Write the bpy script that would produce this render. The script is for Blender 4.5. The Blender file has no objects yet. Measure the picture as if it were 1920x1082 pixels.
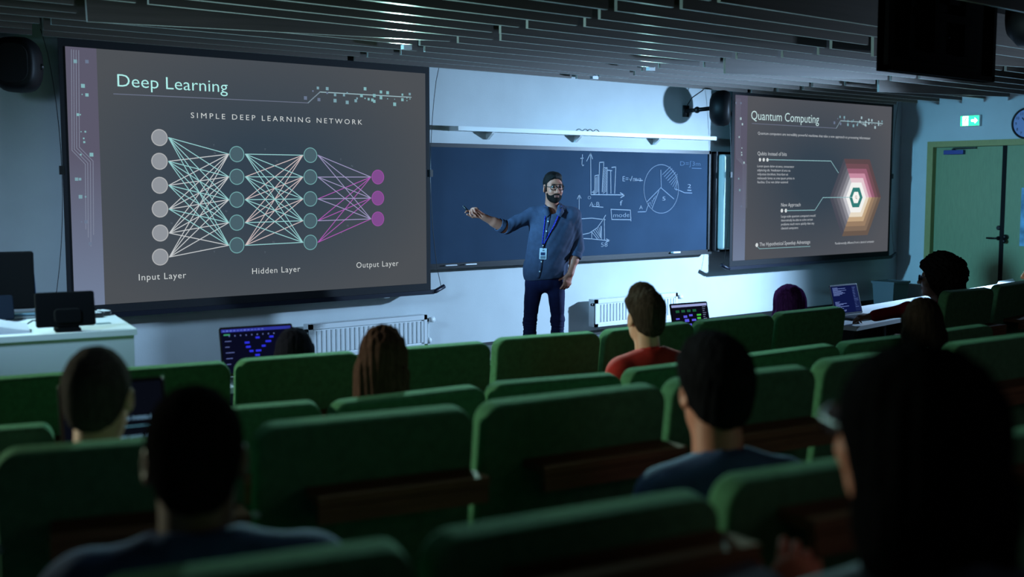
import bpy, math, random
import numpy as np
from mathutils import Vector, Matrix

S = bpy.context.scene
COL = S.collection
random.seed(7)
RAD = math.radians

# ------------------------------------------------------------------ camera, world, exposure
F_PX, YAW, PITCH = 2086.157, 0.675, -0.092
CAM = np.array([0.0, -8.1125, 1.63])
cd = bpy.data.cameras.new('camera')
cam = bpy.data.objects.new('camera', cd)
COL.objects.link(cam)
cam.location = CAM
cam.rotation_euler = (math.pi / 2 + PITCH, 0, -YAW)
cd.sensor_fit = 'HORIZONTAL'
cd.sensor_width = 36
cd.lens = F_PX / 1920 * 36
cd.clip_start = 0.05
cd.dof.use_dof = True
cd.dof.focus_distance = 9.2
cd.dof.aperture_fstop = 1.7
S.camera = cam

w = bpy.data.worlds.new('world')
S.world = w
w.use_nodes = True
w.node_tree.nodes['Background'].inputs[0].default_value = (0.35, 0.55, 0.75, 1)
w.node_tree.nodes['Background'].inputs[1].default_value = 0.0

S.view_settings.view_transform = 'Standard'
S.view_settings.look = 'None'
S.view_settings.exposure = 0.0
S.view_settings.gamma = 1.0
S.view_settings.use_curve_mapping = False
S.cycles.use_denoising = True
S.cycles.max_bounces = 6
S.cycles.sample_clamp_indirect = 4


def lin(c):
    r = []
    for v in c[:3]:
        v = v / 255.0
        r.append(v / 12.92 if v <= 0.04045 else ((v + 0.055) / 1.055) ** 2.4)
    return (*r, 1.0)


def lamp(name, kind, loc, target, energy, color, size=0.1, cone=None, blend=0.5):
    d = bpy.data.lights.new(name, kind)
    d.energy = energy
    d.color = color
    if kind == 'AREA':
        d.size = size
    else:
        d.shadow_soft_size = size
    if kind == 'SPOT':
        d.spot_size = RAD(cone)
        d.spot_blend = blend
    o = bpy.data.objects.new(name, d)
    COL.objects.link(o)
    o.location = loc
    o.rotation_euler = (Vector(target) - Vector(loc)).to_track_quat('-Z', 'Y').to_euler()
    return o


SLAT_SPOT_A, SLAT_SPOT_B = (4.45, -1.26, 2.6), (6.85, -1.36, 2.6)      # at the two little lamps among the slats

# a blue theatre spot by the right wall washes the front wall, a teal one at the left lights lecturer and door,
# a greenish one on the left side rakes across the seats, small ones light the desk and the seat tops; the fills are added, with no fixture
lamp('stage_spot_blue', 'SPOT', (11.35, -3.45, 1.98), (6.5, 0.0, -0.6), 3100, (0.42, 0.67, 1.0), 0.09, 94, 1.0)
lamp('stage_spot_teal', 'SPOT', (0.9, -0.95, 2.45), (12.9, -0.9, 1.0), 3100, (0.23, 0.65, 1.0), 0.12, 26, 1.0)
lamp('wall_fill_left', 'SPOT', (0.1, -3.5, 2.4), (4.4, 0.0, 0.2), 480, (0.42, 0.68, 1.0), 0.4, 64, 1.0)  # added fill for the left part of the front wall
lamp('side_spot_left', 'SPOT', (-1.2, -1.7, 1.9), (2.6, -5.4, 0.9), 800, (0.78, 0.95, 0.70), 0.2, 62, 0.8)
lamp('desk_spot', 'SPOT', (0.75, -2.2, 2.45), (1.8, -2.45, 0.95), 190, (0.55, 0.95, 1.0), 0.10, 62, 0.9)
lamp('row_fill', 'SPOT', (3.3, -3.4, 2.56), (3.2, -4.4, 0.7), 25, (0.55, 0.95, 0.95), 0.15, 108, 0.9)  # added fill for the seat tops, no lamp hangs here
lamp('row_fill', 'SPOT', (1.9, -4.95, 2.58), (1.7, -6.2, 0.9), 20, (0.55, 0.95, 0.95), 0.15, 100, 0.9)  # second added fill, for the seat tops farther back
lamp('slat_fill', 'SPOT', (12.4, -6.3, 1.95), (6.2, -2.6, 3.4), 330, (0.55, 0.75, 1.0), 0.2, 42, 1.0)  # added fill to brighten the slat faces from the right
lamp('slat_fill', 'SPOT', (0.85, -0.9, 0.5), (4.6, -2.9, 2.63), 420, (0.55, 0.92, 1.0), 0.15, 62, 1.0)  # added fill from below to brighten the slats' undersides
lamp('slat_spot', 'SPOT', tuple(SLAT_SPOT_A), (2.2, -5.6, 0.95), 1000, (0.50, 0.95, 0.86), 0.05, 62, 0.7)
lamp('slat_spot', 'SPOT', tuple(SLAT_SPOT_B), (4.4, -5.9, 0.95), 500, (0.45, 0.92, 0.9), 0.05, 56, 0.8)
lamp('rear_fill', 'AREA', (4.5, -9.6, 2.7), (4.5, -8.0, 0.0), 20, (1.0, 0.80, 0.95), 3.0)  # added faint fill that lifts the dark seat backs


# ------------------------------------------------------------------ photograph pixel -> point on a plane of the room
def _axes():
    fw = np.array([math.sin(YAW) * math.cos(PITCH), math.cos(YAW) * math.cos(PITCH), math.sin(PITCH)])
    r = np.cross(fw, [0, 0, 1.0]); r /= np.linalg.norm(r)
    return r, np.cross(r, fw), fw


AX_R, AX_U, AX_F = _axes()


def at(px, py, axis, val):
    d = AX_F + AX_R * (px - 960) / F_PX - AX_U * (py - 541) / F_PX
    return CAM + d * ((val - CAM[axis]) / d[axis])


# ------------------------------------------------------------------ materials
MATS = {}


def mat(name, rgb, rough=0.6, metal=0.0, spec=0.4, vary=0.0, vscale=6.0, bump=0.0, bscale=60.0, stretch=None, sheen=0.0):
    if name in MATS:
        return MATS[name]
    m = bpy.data.materials.new(name)
    m.use_nodes = True
    nt = m.node_tree
    b = nt.nodes['Principled BSDF']
    c = lin(rgb)
    b.inputs['Base Color'].default_value = c
    b.inputs['Roughness'].default_value = rough
    b.inputs['Metallic'].default_value = metal
    b.inputs['Specular IOR Level'].default_value = spec
    if sheen:
        b.inputs['Sheen Weight'].default_value = sheen
        b.inputs['Sheen Roughness'].default_value = 0.4
        b.inputs['Sheen Tint'].default_value = c
    if vary or bump:
        tc = nt.nodes.new('ShaderNodeTexCoord')
        mp = nt.nodes.new('ShaderNodeMapping')
        nt.links.new(tc.outputs['Object'], mp.inputs['Vector'])
        if stretch:
            mp.inputs['Scale'].default_value = stretch
    if vary:
        n = nt.nodes.new('ShaderNodeTexNoise')
        n.inputs['Scale'].default_value = vscale
        n.inputs['Detail'].default_value = 5
        nt.links.new(mp.outputs['Vector'], n.inputs['Vector'])
        r = nt.nodes.new('ShaderNodeValToRGB')
        r.color_ramp.elements[0].position = 0.3
        r.color_ramp.elements[1].position = 0.7
        r.color_ramp.elements[0].color = tuple(max(0, x * (1 - vary)) for x in c[:3]) + (1,)
        r.color_ramp.elements[1].color = tuple(min(1, x * (1 + vary)) for x in c[:3]) + (1,)
        nt.links.new(n.outputs['Fac'], r.inputs['Fac'])
        nt.links.new(r.outputs['Color'], b.inputs['Base Color'])
    if bump:
        n2 = nt.nodes.new('ShaderNodeTexNoise')
        n2.inputs['Scale'].default_value = bscale
        n2.inputs['Detail'].default_value = 4
        nt.links.new(mp.outputs['Vector'], n2.inputs['Vector'])
        bp = nt.nodes.new('ShaderNodeBump')
        bp.inputs['Strength'].default_value = bump
        bp.inputs['Distance'].default_value = 0.01
        nt.links.new(n2.outputs['Fac'], bp.inputs['Height'])
        nt.links.new(bp.outputs['Normal'], b.inputs['Normal'])
    MATS[name] = m
    return m


def emit(name, rgb, k=1.0):
    if name in MATS:
        return MATS[name]
    m = bpy.data.materials.new(name)
    m.use_nodes = True
    nt = m.node_tree
    nt.nodes.remove(nt.nodes['Principled BSDF'])
    e = nt.nodes.new('ShaderNodeEmission')
    e.inputs['Color'].default_value = lin(rgb)
    e.inputs['Strength'].default_value = k
    nt.links.new(e.outputs['Emission'], nt.nodes['Material Output'].inputs['Surface'])
    MATS[name] = m
    return m


# ------------------------------------------------------------------ geometry collector
class G:
    def __init__(s):
        s.v, s.f = [], []

    def add(s, vs, fs):
        o = len(s.v)
        s.v += [tuple(map(float, p)) for p in vs]
        s.f += [tuple(o + i for i in f) for f in fs]
        return s

    def box(s, c, d, rz=0.0, rx=0.0):
        x, y, z = (k / 2 for k in d)
        vs = [(a * x, b * y, e * z) for a in (-1, 1) for b in (-1, 1) for e in (-1, 1)]
        M = Matrix.Translation(c) @ Matrix.Rotation(rz, 4, 'Z') @ Matrix.Rotation(rx, 4, 'X')
        vs = [M @ Vector(p) for p in vs]
        return s.add(vs, [(0, 1, 3, 2), (4, 6, 7, 5), (0, 4, 5, 1), (2, 3, 7, 6), (0, 2, 6, 4), (1, 5, 7, 3)])

    def bb(s, lo, hi):
        return s.box([(a + b) / 2 for a, b in zip(lo, hi)], [abs(b - a) for a, b in zip(lo, hi)])

    def panel(s, w, h, t, r, bev, M=None, n=6, nb=4):
        """rounded rectangle w x h (x, z, centred), t thick along y, corner radius r, edge rounding bev"""
        M = M or Matrix.Identity(4)
        prof = [(-t / 2 + bev - bev * math.cos(a), bev - bev * math.sin(a)) for a in [i / nb * math.pi / 2 for i in range(nb + 1)]]
        prof += [(-y, i) for y, i in reversed(prof)]
        rings = []
        for y, ins in prof:
            ring = []
            rr = max(r - ins, 1e-4)
            for cx, cz, a0 in ((w / 2 - r, h / 2 - r, 0), (-w / 2 + r, h / 2 - r, 90), (-w / 2 + r, -h / 2 + r, 180), (w / 2 - r, -h / 2 + r, 270)):
                for i in range(n + 1):
                    a = RAD(a0 + 90 * i / n)
                    ring.append(M @ Vector((cx + rr * math.cos(a), y, cz + rr * math.sin(a))))
            rings.append(ring)
        m = len(rings[0])
        vs = [p for R in rings for p in R]
        fs = []
        for k in range(len(rings) - 1):
            for i in range(m):
                j = (i + 1) % m
                fs.append((k * m + i, k * m + j, (k + 1) * m + j, (k + 1) * m + i))
        fs.append(tuple(range(m - 1, -1, -1)))
        fs.append(tuple((len(rings) - 1) * m + i for i in range(m)))
        return s.add(vs, fs)

    def tube(s, pts, r, n=8, cap=True):
        pts = [Vector(p) for p in pts]
        rs = r if isinstance(r, (list, tuple)) else [r] * len(pts)
        rings = []
        for i, p in enumerate(pts):
            d = (pts[min(i + 1, len(pts) - 1)] - pts[max(i - 1, 0)])
            if d.length < 1e-9:
                d = Vector((0, 0, 1))
            d.normalize()
            a = d.cross(Vector((0, 0, 1)))
            if a.length < 1e-3:
                a = d.cross(Vector((0, 1, 0)))
            a.normalize()
            b = d.cross(a)
            rings.append([p + rs[i] * (math.cos(t) * a + math.sin(t) * b) for t in [2 * math.pi * k / n for k in range(n)]])
        vs = [p for R in rings for p in R]
        fs = []
        for k in range(len(rings) - 1):
            for i in range(n):
                j = (i + 1) % n
                fs.append((k * n + i, k * n + j, (k + 1) * n + j, (k + 1) * n + i))
        if cap:
            fs.append(tuple(range(n - 1, -1, -1)))
            fs.append(tuple((len(rings) - 1) * n + i for i in range(n)))
        return s.add(vs, fs)

    def lathe(s, prof, M=None, n=32):
        """prof: (radius, height) pairs revolved round local z"""
        M = M or Matrix.Identity(4)
        vs, fs = [], []
        for r, z in prof:
            for k in range(n):
                a = 2 * math.pi * k / n
                vs.append(M @ Vector((r * math.cos(a), r * math.sin(a), z)))
        for i in range(len(prof) - 1):
            for k in range(n):
                j = (k + 1) % n
                fs.append((i * n + k, i * n + j, (i + 1) * n + j, (i + 1) * n + k))
        fs.append(tuple(range(n - 1, -1, -1)))
        fs.append(tuple((len(prof) - 1) * n + i for i in range(n)))
        return s.add(vs, fs)

    def ball(s, c, r, n=14):
        r = r if isinstance(r, (list, tuple)) else (r, r, r)
        M = Matrix.Translation(c) @ Matrix.Diagonal((*r, 1))
        return s.lathe([(max(math.sin(a), 1e-3), -math.cos(a)) for a in [math.pi * i / (n // 2) for i in range(n // 2 + 1)]], M, n)

    def prism(s, poly, off):
        """planar polygon (3-D points) swept by vector off"""
        n = len(poly)
        a = [Vector(p) for p in poly]
        b = [p + Vector(off) for p in a]
        fs = [tuple(range(n)), tuple(range(2 * n - 1, n - 1, -1))]
        fs += [(i, n + i, n + (i + 1) % n, (i + 1) % n) for i in range(n)]
        return s.add(a + b, fs)

    def line(s, pts, wd, nrm, lift=0.0):
        """flat ribbon polyline of width wd on the plane with normal nrm"""
        nrm = Vector(nrm)
        pts = [Vector(p) + nrm * lift for p in pts]
        for a, b in zip(pts, pts[1:]):
            d = (b - a)
            if d.length < 1e-6:
                continue
            d.normalize()
            q = nrm.cross(d) * wd / 2
            e = d * wd * 0.3
            s.add([a - q - e, b - q + e, b + q + e, a + q - e], [(0, 1, 2, 3)])
        return s

    def disc(s, c, r, X, Y, n=36, r2=None):
        c, X, Y = Vector(c), Vector(X), Vector(Y)
        o = [c + r * (X * math.cos(2 * math.pi * k / n) + Y * math.sin(2 * math.pi * k / n)) for k in range(n)]
        if r2 is None:
            return s.add(o, [tuple(range(n))])
        i = [c + r2 * (X * math.cos(2 * math.pi * k / n) + Y * math.sin(2 * math.pi * k / n)) for k in range(n)]
        return s.add(o + i, [(k, (k + 1) % n, n + (k + 1) % n, n + k) for k in range(n)])

    def text(s, txt, o, X, Z, cap, width=None, thin=0.0, space=1.0, align='L'):
        """letters on the plane o + x X + z Z, capitals cap high, squeezed to width when given"""
        cu = bpy.data.curves.new('t', 'FONT')
        cu.body = txt
        cu.offset = thin
        cu.space_character = space
        cu.resolution_u = 3
        ob = bpy.data.objects.new('t', cu)
        COL.objects.link(ob)
        bpy.context.view_layer.update()
        me = bpy.data.meshes.new_from_object(ob.evaluated_get(bpy.context.evaluated_depsgraph_get()))
        v = np.array([q.co[:] for q in me.vertices])
        fs = [tuple(p.vertices) for p in me.polygons]
        bpy.data.objects.remove(ob)
        bpy.data.meshes.remove(me)
        bpy.data.curves.remove(cu)
        x0, x1 = v[:, 0].min(), v[:, 0].max()
        sy = cap / 0.72
        sx = sy if width is None else width / (x1 - x0)
        sh = {'L': 0, 'C': (x1 - x0) / 2, 'R': x1 - x0}[align]
        o, X, Z = Vector(o), Vector(X), Vector(Z)
        return s.add([o + X * ((q[0] - x0 - sh) * sx) + Z * (q[1] * sy) for q in v], fs)


INV = {}


def mk(name, g, m, parent=None, smooth=False, label=None, kind=None, local=False):
    """one mesh object; with a parent the vertices are world points unless local"""
    vs = g.v
    if parent is not None and not local:
        inv = INV[parent]
        vs = [inv @ Vector(p) for p in vs]
    me = bpy.data.meshes.new(name)
    me.from_pydata([tuple(p) for p in vs], [], g.f)
    me.materials.append(m)
    if smooth:
        me.polygons.foreach_set('use_smooth', [True] * len(me.polygons))
    me.update()
    o = bpy.data.objects.new(name, me)
    COL.objects.link(o)
    if parent is not None:
        o.parent = parent
        INV[o] = INV[parent]
    else:
        INV[o] = Matrix.Identity(4)
    if label:
        o['label'] = label
    if kind:
        o['kind'] = kind
    return o


def shade(o, angle=35):
    """smooth faces, sharp edges above angle"""
    me = o.data
    me.polygons.foreach_set('use_smooth', [True] * len(me.polygons))
    me.set_sharp_from_angle(angle=RAD(angle))
    return o


def thing(name, label, cat, loc, rz=0.0, group=None):
    o = bpy.data.objects.new(name, None)
    COL.objects.link(o)
    o.empty_display_size = 0.05
    o.location = loc
    o.rotation_euler = (0, 0, rz)
    o['label'] = label
    o['category'] = cat
    if group:
        o['group'] = group
    INV[o] = (Matrix.Translation(loc) @ Matrix.Rotation(rz, 4, 'Z')).inverted()
    return o


def tag(o, label, cat, group=None):
    o['label'] = label
    o['category'] = cat
    if group:
        o['group'] = group
    return o


def clone(root, loc, rz, label, sx=None):
    """a copy of a thing with copies of its parts and sub-parts"""
    def rec(o, par):
        c = o.copy()
        COL.objects.link(c)
        if par is not None:
            c.parent = par
        for k in KIDS(o):
            rec(k, c)
        return c
    r = rec(root, None)
    r.location = loc
    r.rotation_euler = (0, 0, rz)
    r['label'] = label
    if sx:
        r.scale = (sx, 1, 1)
    return r


def KIDS(o):
    return [k for k in list(o.children)]


# ------------------------------------------------------------------ organic surfaces: smooth unions of rounded limbs, meshed by surface nets
def _smin(a, b, k):
    h = np.clip(0.5 + 0.5 * (b - a) / k, 0, 1)
    return b + (a - b) * h - k * h * (1 - h)


class Body:
    def __init__(s):
        s.p = []

    def put(s, fn, c, R, k, mode):
        s.p.append((fn, np.array(c, float), float(R), k, mode))
        return s

    def value(s, P, centre=None, rad=0.0):
        d = None
        for fn, c, R, k, mode in s.p:
            if centre is not None and mode != 'i' and np.linalg.norm(centre - c) > R + rad + 1.6 * k + 0.012:
                continue
            if d is None:
                if mode != 'u':
                    continue
                d = fn(P)
                continue
            q = fn(P)
            if mode == 'u':
                d = _smin(d, q, k)
            elif mode == 's':
                d = -_smin(-d, q, k)
            else:
                d = -_smin(-d, -q, k)
        return d

    def bounds(s):
        u = [(c, R) for _, c, R, _, m in s.p if m == 'u']
        return (np.min([c - R for c, R in u], 0) - 0.03, np.max([c + R for c, R in u], 0) + 0.03)


class Frame:
    """local frame (origin, 3x3 axes as columns, scale) in which limbs are laid out"""

    def __init__(s, o=(0, 0, 0), R=None, k=1.0):
        s.o = np.array(o, float)
        s.R = np.eye(3) if R is None else np.array(R, float)
        s.k = k

    def pt(s, p):
        return s.o + s.R @ (np.array(p, float) * s.k)

    def sub(s, o, R=None, k=1.0):
        return Frame(s.pt(o), s.R @ (np.eye(3) if R is None else R), s.k * k)

    def ell(s, B, c, r, k=0.02, mode='u', R=None):
        r = np.array(r, float)
        c = np.array(c, float)
        M = s.R if R is None else s.R @ R
        C = s.pt(c)

        def fn(P):
            q = ((P - C) @ M) / s.k
            k0 = np.sqrt(((q / r) ** 2).sum(-1)) + 1e-9
            k1 = np.sqrt(((q / (r * r)) ** 2).sum(-1)) + 1e-9
            return k0 * (k0 - 1) / k1 * s.k
        return B.put(fn, C, r.max() * s.k, k, mode)

    def cone(s, B, a, b, ra, rb=None, k=0.02, mode='u', flat=None, fs=1.0):
        """rounded limb from a to b; flat = axis along which it is squashed by fs"""
        A, Q = s.pt(a), s.pt(b)
        ra *= s.k
        rb = ra if rb is None else rb * s.k
        ab = Q - A
        L2 = max(float(ab @ ab), 1e-10)
        fl = None if flat is None else s.R @ (np.array(flat, float) / np.linalg.norm(flat))

        def fn(P):
            q = P - A
            t = np.clip((q @ ab) / L2, 0, 1)
            e = q - t[..., None] * ab
            if fl is not None:
                e = e + fl * ((e @ fl) * (1 / fs - 1))[..., None]
            r = ra + (rb - ra) * t
            d = np.sqrt((e * e).sum(-1)) - r
            return d * (fs if fl is not None else 1.0)
        return B.put(fn, (A + Q) / 2, math.sqrt(L2) / 2 + max(ra, rb), k, mode)

    def half(s, B, p, n, k=0.006, mode='i'):
        """keep the side n points away from"""
        p = s.pt(p)
        n = s.R @ (np.array(n, float) / np.linalg.norm(n))
        return B.put(lambda P: (P - p) @ n, p, 9.0, k, mode)


def net(B, vox, disp=None, N=24):
    """surface-net mesh of a Body, evaluated only in the blocks its surface crosses"""
    lo, hi = B.bounds()
    n = np.ceil((hi - lo) / vox).astype(int) + 1
    keysV, posV, quads = [], [], []
    half = N * vox / 2 * 1.7321
    for bi in range(0, n[0], N):
        for bj in range(0, n[1], N):
            for bk in range(0, n[2], N):
                b0 = np.array([bi, bj, bk])
                cen = lo + (b0 + N / 2) * vox
                c = B.value(cen[None], cen, half + 3 * vox)
                if c is None:
                    continue
                ax = [lo[a] + (b0[a] - 1 + np.arange(N + 2)) * vox for a in range(3)]
                P = np.stack(np.meshgrid(*ax, indexing='ij'), -1)
                V = B.value(P, cen, half + 3 * vox)
                if V is None:
                    continue
                if V.min() > vox * 2 or V.max() < -vox * 2:
                    continue
                if disp is not None:
                    V = V + disp(P)
                if V.min() > 0 or V.max() < 0:
                    continue
                M = N + 1
                acc = np.zeros((M, M, M, 3))
                cnt = np.zeros((M, M, M))
                for a in range(3):
                    for u in (0, 1):
                        for v in (0, 1):
                            o0 = [0, 0, 0]
                            oth = [x for x in range(3) if x != a]
                            o0[oth[0]], o0[oth[1]] = u, v
                            o1 = list(o0)
                            o1[a] = 1
                            A = V[o0[0]:o0[0] + M, o0[1]:o0[1] + M, o0[2]:o0[2] + M]
                            C = V[o1[0]:o1[0] + M, o1[1]:o1[1] + M, o1[2]:o1[2] + M]
                            cr = (A < 0) != (C < 0)
                            t = np.where(cr, A / np.where(cr, A - C, 1), 0)
                            for x in range(3):
                                acc[..., x] += cr * ((t if x == a else 0) + o0[x])
                            cnt += cr
                act = cnt > 0
                idx = np.argwhere(act)
                g = idx + (b0 - 1)
                pos = lo + (g + acc[act] / cnt[act][:, None]) * vox
                key = ((g[:, 0] + 1) * (n[1] + 40) + g[:, 1] + 1) * (n[2] + 40) + g[:, 2] + 1
                km = np.full((M, M, M), -1, np.int64)
                km[act] = key
                keysV.append(key)
                posV.append(pos)
                for a in range(3):
                    oth = [x for x in range(3) if x != a]
                    A = V[1:M, 1:M, 1:M]
                    sl = [slice(1, M)] * 3
                    sl[a] = slice(2, M + 1)
                    C = V[tuple(sl)]
                    cr = (A < 0) != (C < 0)
                    e = np.argwhere(cr) + 1
                    if not len(e):
                        continue
                    neg = (A < 0)[cr]
                    q = []
                    for du, dv in ((0, 0), (-1, 0), (-1, -1), (0, -1)):
                        f = e.copy()
                        f[:, oth[0]] += du
                        f[:, oth[1]] += dv
                        q.append(km[f[:, 0], f[:, 1], f[:, 2]])
                    q = np.stack(q, 1)
                    flip = neg if a != 1 else ~neg
                    q[~flip] = q[~flip][:, ::-1]
                    quads.append(q)
    keys = np.concatenate(keysV)
    pos = np.concatenate(posV)
    uk, first = np.unique(keys, return_index=True)
    Q = np.concatenate(quads)
    Q = Q[(Q >= 0).all(1)]
    F = np.searchsorted(uk, Q)
    g = G()
    g.v = pos[first].tolist()
    g.f = F.tolist()
    return g


def ripple(amp, f, seed=0, axes=(1, 1, 1)):
    """cloth folds / strands: a few warped sine waves"""
    rs = np.random.RandomState(seed)
    dirs = [(rs.normal(size=3) * np.array(axes), rs.uniform(0, 6.28)) for _ in range(5)]

    def fn(P):
        s = 0
        for i, (d, ph) in enumerate(dirs):
            s = s + np.sin((P @ d) * f * (0.7 + 0.3 * i) + ph + 1.3 * np.sin((P @ dirs[(i + 2) % 5][0]) * f * 0.6))
        return s * amp / 3
    return fn


def rotz(a):
    c, s = math.cos(a), math.sin(a)
    return np.array([[c, -s, 0], [s, c, 0], [0, 0, 1.0]])


def rotx(a):
    c, s = math.cos(a), math.sin(a)
    return np.array([[1.0, 0, 0], [0, c, -s], [0, s, c]])


def roty(a):
    c, s = math.cos(a), math.sin(a)
    return np.array([[c, 0, s], [0, 1.0, 0], [-s, 0, c]])


def basis(x, z):
    """axes with x along x and z as near to z as possible"""
    x = np.array(x, float) / np.linalg.norm(x)
    y = np.cross(z, x)
    y /= np.linalg.norm(y)
    return np.stack([x, y, np.cross(x, y)], 1)


def head(B, f, nose=1.0, neck=0.056, neck_to=(0, -0.035, -0.20), ears=True, k=1.0):
    """head frame: origin between the ears, y to the face, z up; about .235 tall"""
    f.ell(B, (0, -0.015, 0.035), (0.074, 0.095, 0.085), 0.02)
    f.ell(B, (0, 0.03, -0.02), (0.062, 0.066, 0.092), 0.03)
    f.ell(B, (0, 0.036, -0.072), (0.05, 0.052, 0.042), 0.03)
    f.ell(B, (0, 0.074, -0.098), (0.022, 0.018, 0.017), 0.02)
    f.cone(B, (0, -0.012, -0.05), neck_to, neck, neck * 1.06, 0.03)
    f.cone(B, (-0.036, 0.082, 0.032), (0.036, 0.082, 0.032), 0.011, 0.011, 0.015)
    f.ell(B, (0.031, 0.1, 0.013), (0.017, 0.014, 0.011), 0.012, 's')
    f.ell(B, (-0.031, 0.1, 0.013), (0.017, 0.014, 0.011), 0.012, 's')
    f.ell(B, (0.038, 0.064, -0.026), (0.022, 0.025, 0.024), 0.02)
    f.ell(B, (-0.038, 0.064, -0.026), (0.022, 0.025, 0.024), 0.02)
    f.cone(B, (0, 0.094, 0.018), (0, 0.116, -0.027), 0.0075, 0.0125 * nose, 0.01)
    f.ell(B, (0.012, 0.103, -0.031), (0.009, 0.01, 0.008), 0.007)
    f.ell(B, (-0.012, 0.103, -0.031), (0.009, 0.01, 0.008), 0.007)
    f.cone(B, (-0.017, 0.093, -0.057), (0.017, 0.093, -0.057), 0.006, 0.006, 0.006)
    f.cone(B, (-0.014, 0.092, -0.069), (0.014, 0.092, -0.069), 0.007, 0.007, 0.006)
    f.ell(B, (0, 0.104, -0.0635), (0.016, 0.01, 0.0028), 0.003, 's')
    if ears:
        for x in (-1, 1):
            e = Frame(f.pt((0.077 * x, -0.006, -0.006)), f.R @ rotz(-0.35 * x), f.k)
            e.ell(B, (0, 0, 0), (0.009, 0.02, 0.033), 0.008)
            e.ell(B, (0.007 * x, 0.003, 0.004), (0.006, 0.011, 0.02), 0.005, 's')


def hand(B, f, curl=(0.3, 0.35, 0.4, 0.45), thumb=(0.55, 0.72, -0.4), thumb2=None, side=1, spread=0.05):
    """hand frame: origin at the wrist, x to the fingers, y*side to the thumb, z to the back of the hand"""
    f.cone(B, (0.005, 0, 0), (0.072, 0.004 * side, 0), 0.029, 0.038, 0.015, flat=(0, 0, 1), fs=0.42)
    f.cone(B, (0.07, 0.028 * side, 0), (0.076, -0.026 * side, -0.002), 0.0125, 0.0115, 0.012)
    for i, (y, L, r) in enumerate(((0.029, 0.076, 0.0088), (0.0095, 0.084, 0.0092), (-0.0095, 0.078, 0.0088), (-0.028, 0.062, 0.0078))):
        p = np.array([0.078, y * side, 0.0])
        a = 0.0
        yaw = spread * (1.2 - i) * side
        for j, (fr, cu) in enumerate(((0.46, 0.9), (0.30, 1.2), (0.24, 0.9))):
            a += curl[i] * cu
            q = p + L * fr * np.array([math.cos(a) * math.cos(yaw), math.cos(a) * math.sin(yaw), -math.sin(a)])
            f.cone(B, p, q, r * (1 - 0.08 * j), r * (0.93 - 0.08 * j), 0.004)
            p = q
    t = np.array(thumb, float)
    t[1] *= side
    t /= np.linalg.norm(t)
    p0 = np.array([0.022, 0.022 * side, -0.004])
    p1 = p0 + t * 0.045
    t2 = t if thumb2 is None else np.array(thumb2, float) * np.array([1, side, 1])
    t2 = t2 / np.linalg.norm(t2)
    f.cone(B, p0, p1, 0.0145, 0.0105, 0.012)
    f.cone(B, p1, p1 + t2 * 0.03, 0.0102, 0.0092, 0.004)
    f.cone(B, p1 + t2 * 0.03, p1 + t2 * 0.054 + np.array([0, 0, -0.004]), 0.0092, 0.0078, 0.004)


# ================================================================== THE SETTING
XR = float(at(1688, 300, 1, 0)[0])      # right wall
ZS = 2.63                               # underside of the ceiling slats
ZC = 2.85
wall_m = mat('wall_paint', (196, 204, 206), 0.75, vary=0.04, vscale=3, bump=0.06, bscale=90)
floor_m = mat('floor_lino', (40, 44, 46), 0.55, vary=0.15, vscale=8)
ceil_m = mat('ceiling_black', (26, 27, 28), 0.9)
black_m = mat('black_plastic', (14, 15, 17), 0.45)
blackmat_m = mat('black_matte', (13, 15, 21), 0.8)
white_m = mat('white_paint', (214, 220, 220), 0.4)
steel_m = mat('brushed_steel', (150, 155, 160), 0.35, 0.9)
chrome_m = mat('chrome', (200, 205, 210), 0.15, 1.0)

mk('wall_front', G().bb((-2.6, 0, -0.1), (XR + 0.15, 0.15, 3.0)), wall_m, kind='structure')
mk('wall_left', G().bb((-2.75, -10.5, -0.1), (-2.6, 0.15, 3.0)), wall_m, kind='structure')
mk('wall_back', G().bb((-2.75, -10.65, -0.1), (XR + 0.15, -10.5, 3.0)), mat('wall_dark', (48, 52, 56), 0.8), kind='structure')
FL = {'A': 0.0, 'B': 0.0, 'C': 0.05, 'D': 0.1, 'E': 0.2}
g = G().bb((-2.6, -4.35, -0.1), (XR, 0, 0))
g.bb((-2.6, -5.9, -0.1), (XR, -4.35, 0.0))
for y0, y1, z in ((-6.3, -5.15, 0.05), (-7.2, -6.1, 0.1), (-8.6, -7.05, 0.2), (-10.5, -8.2, 0.4)):
    g.bb((-2.6, y0, -0.1), (XR, y1, z))
mk('floor', g, floor_m, kind='structure')
mk('ceiling', G().bb((-2.6, -10.5, ZC), (XR, 0, ZC + 0.1)), ceil_m, kind='structure')
mk('baseboard_front', G().bb((-2.6, -0.015, 0), (XR, 0, 0.19)), mat('skirting_black', (22, 24, 26), 0.5), kind='structure')

# right wall with the door opening
dl = at(1750, 300, 0, XR)[1]
dfar = at(1741.5, 266, 0, XR)
leafL, leafR = at(1752, 276.4, 0, XR), at(1877, 272.7, 0, XR)
side0, side1 = at(1885, 300, 0, XR)[1], at(1932, 300, 0, XR)[1]
ztop = float(leafL[2])
zfr = float(dfar[2])
yA, yB = float(dfar[1]), side1 - 0.06
g = G().bb((XR, yA, -0.1), (XR + 0.15, 0, 3.0)).bb((XR, -10.5, -0.1), (XR + 0.15, yB, 3.0))
g.bb((XR, yB, zfr - 0.01), (XR + 0.15, yA, 3.0))
mk('wall_right', g, wall_m, kind='structure')
mk('baseboard_right', G().bb((XR - 0.015, yA + 0.0, 0), (XR, 0, 0.11)).bb((XR - 0.015, -10.5, 0), (XR, yB, 0.11)), MATS['skirting_black'], kind='structure')

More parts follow.
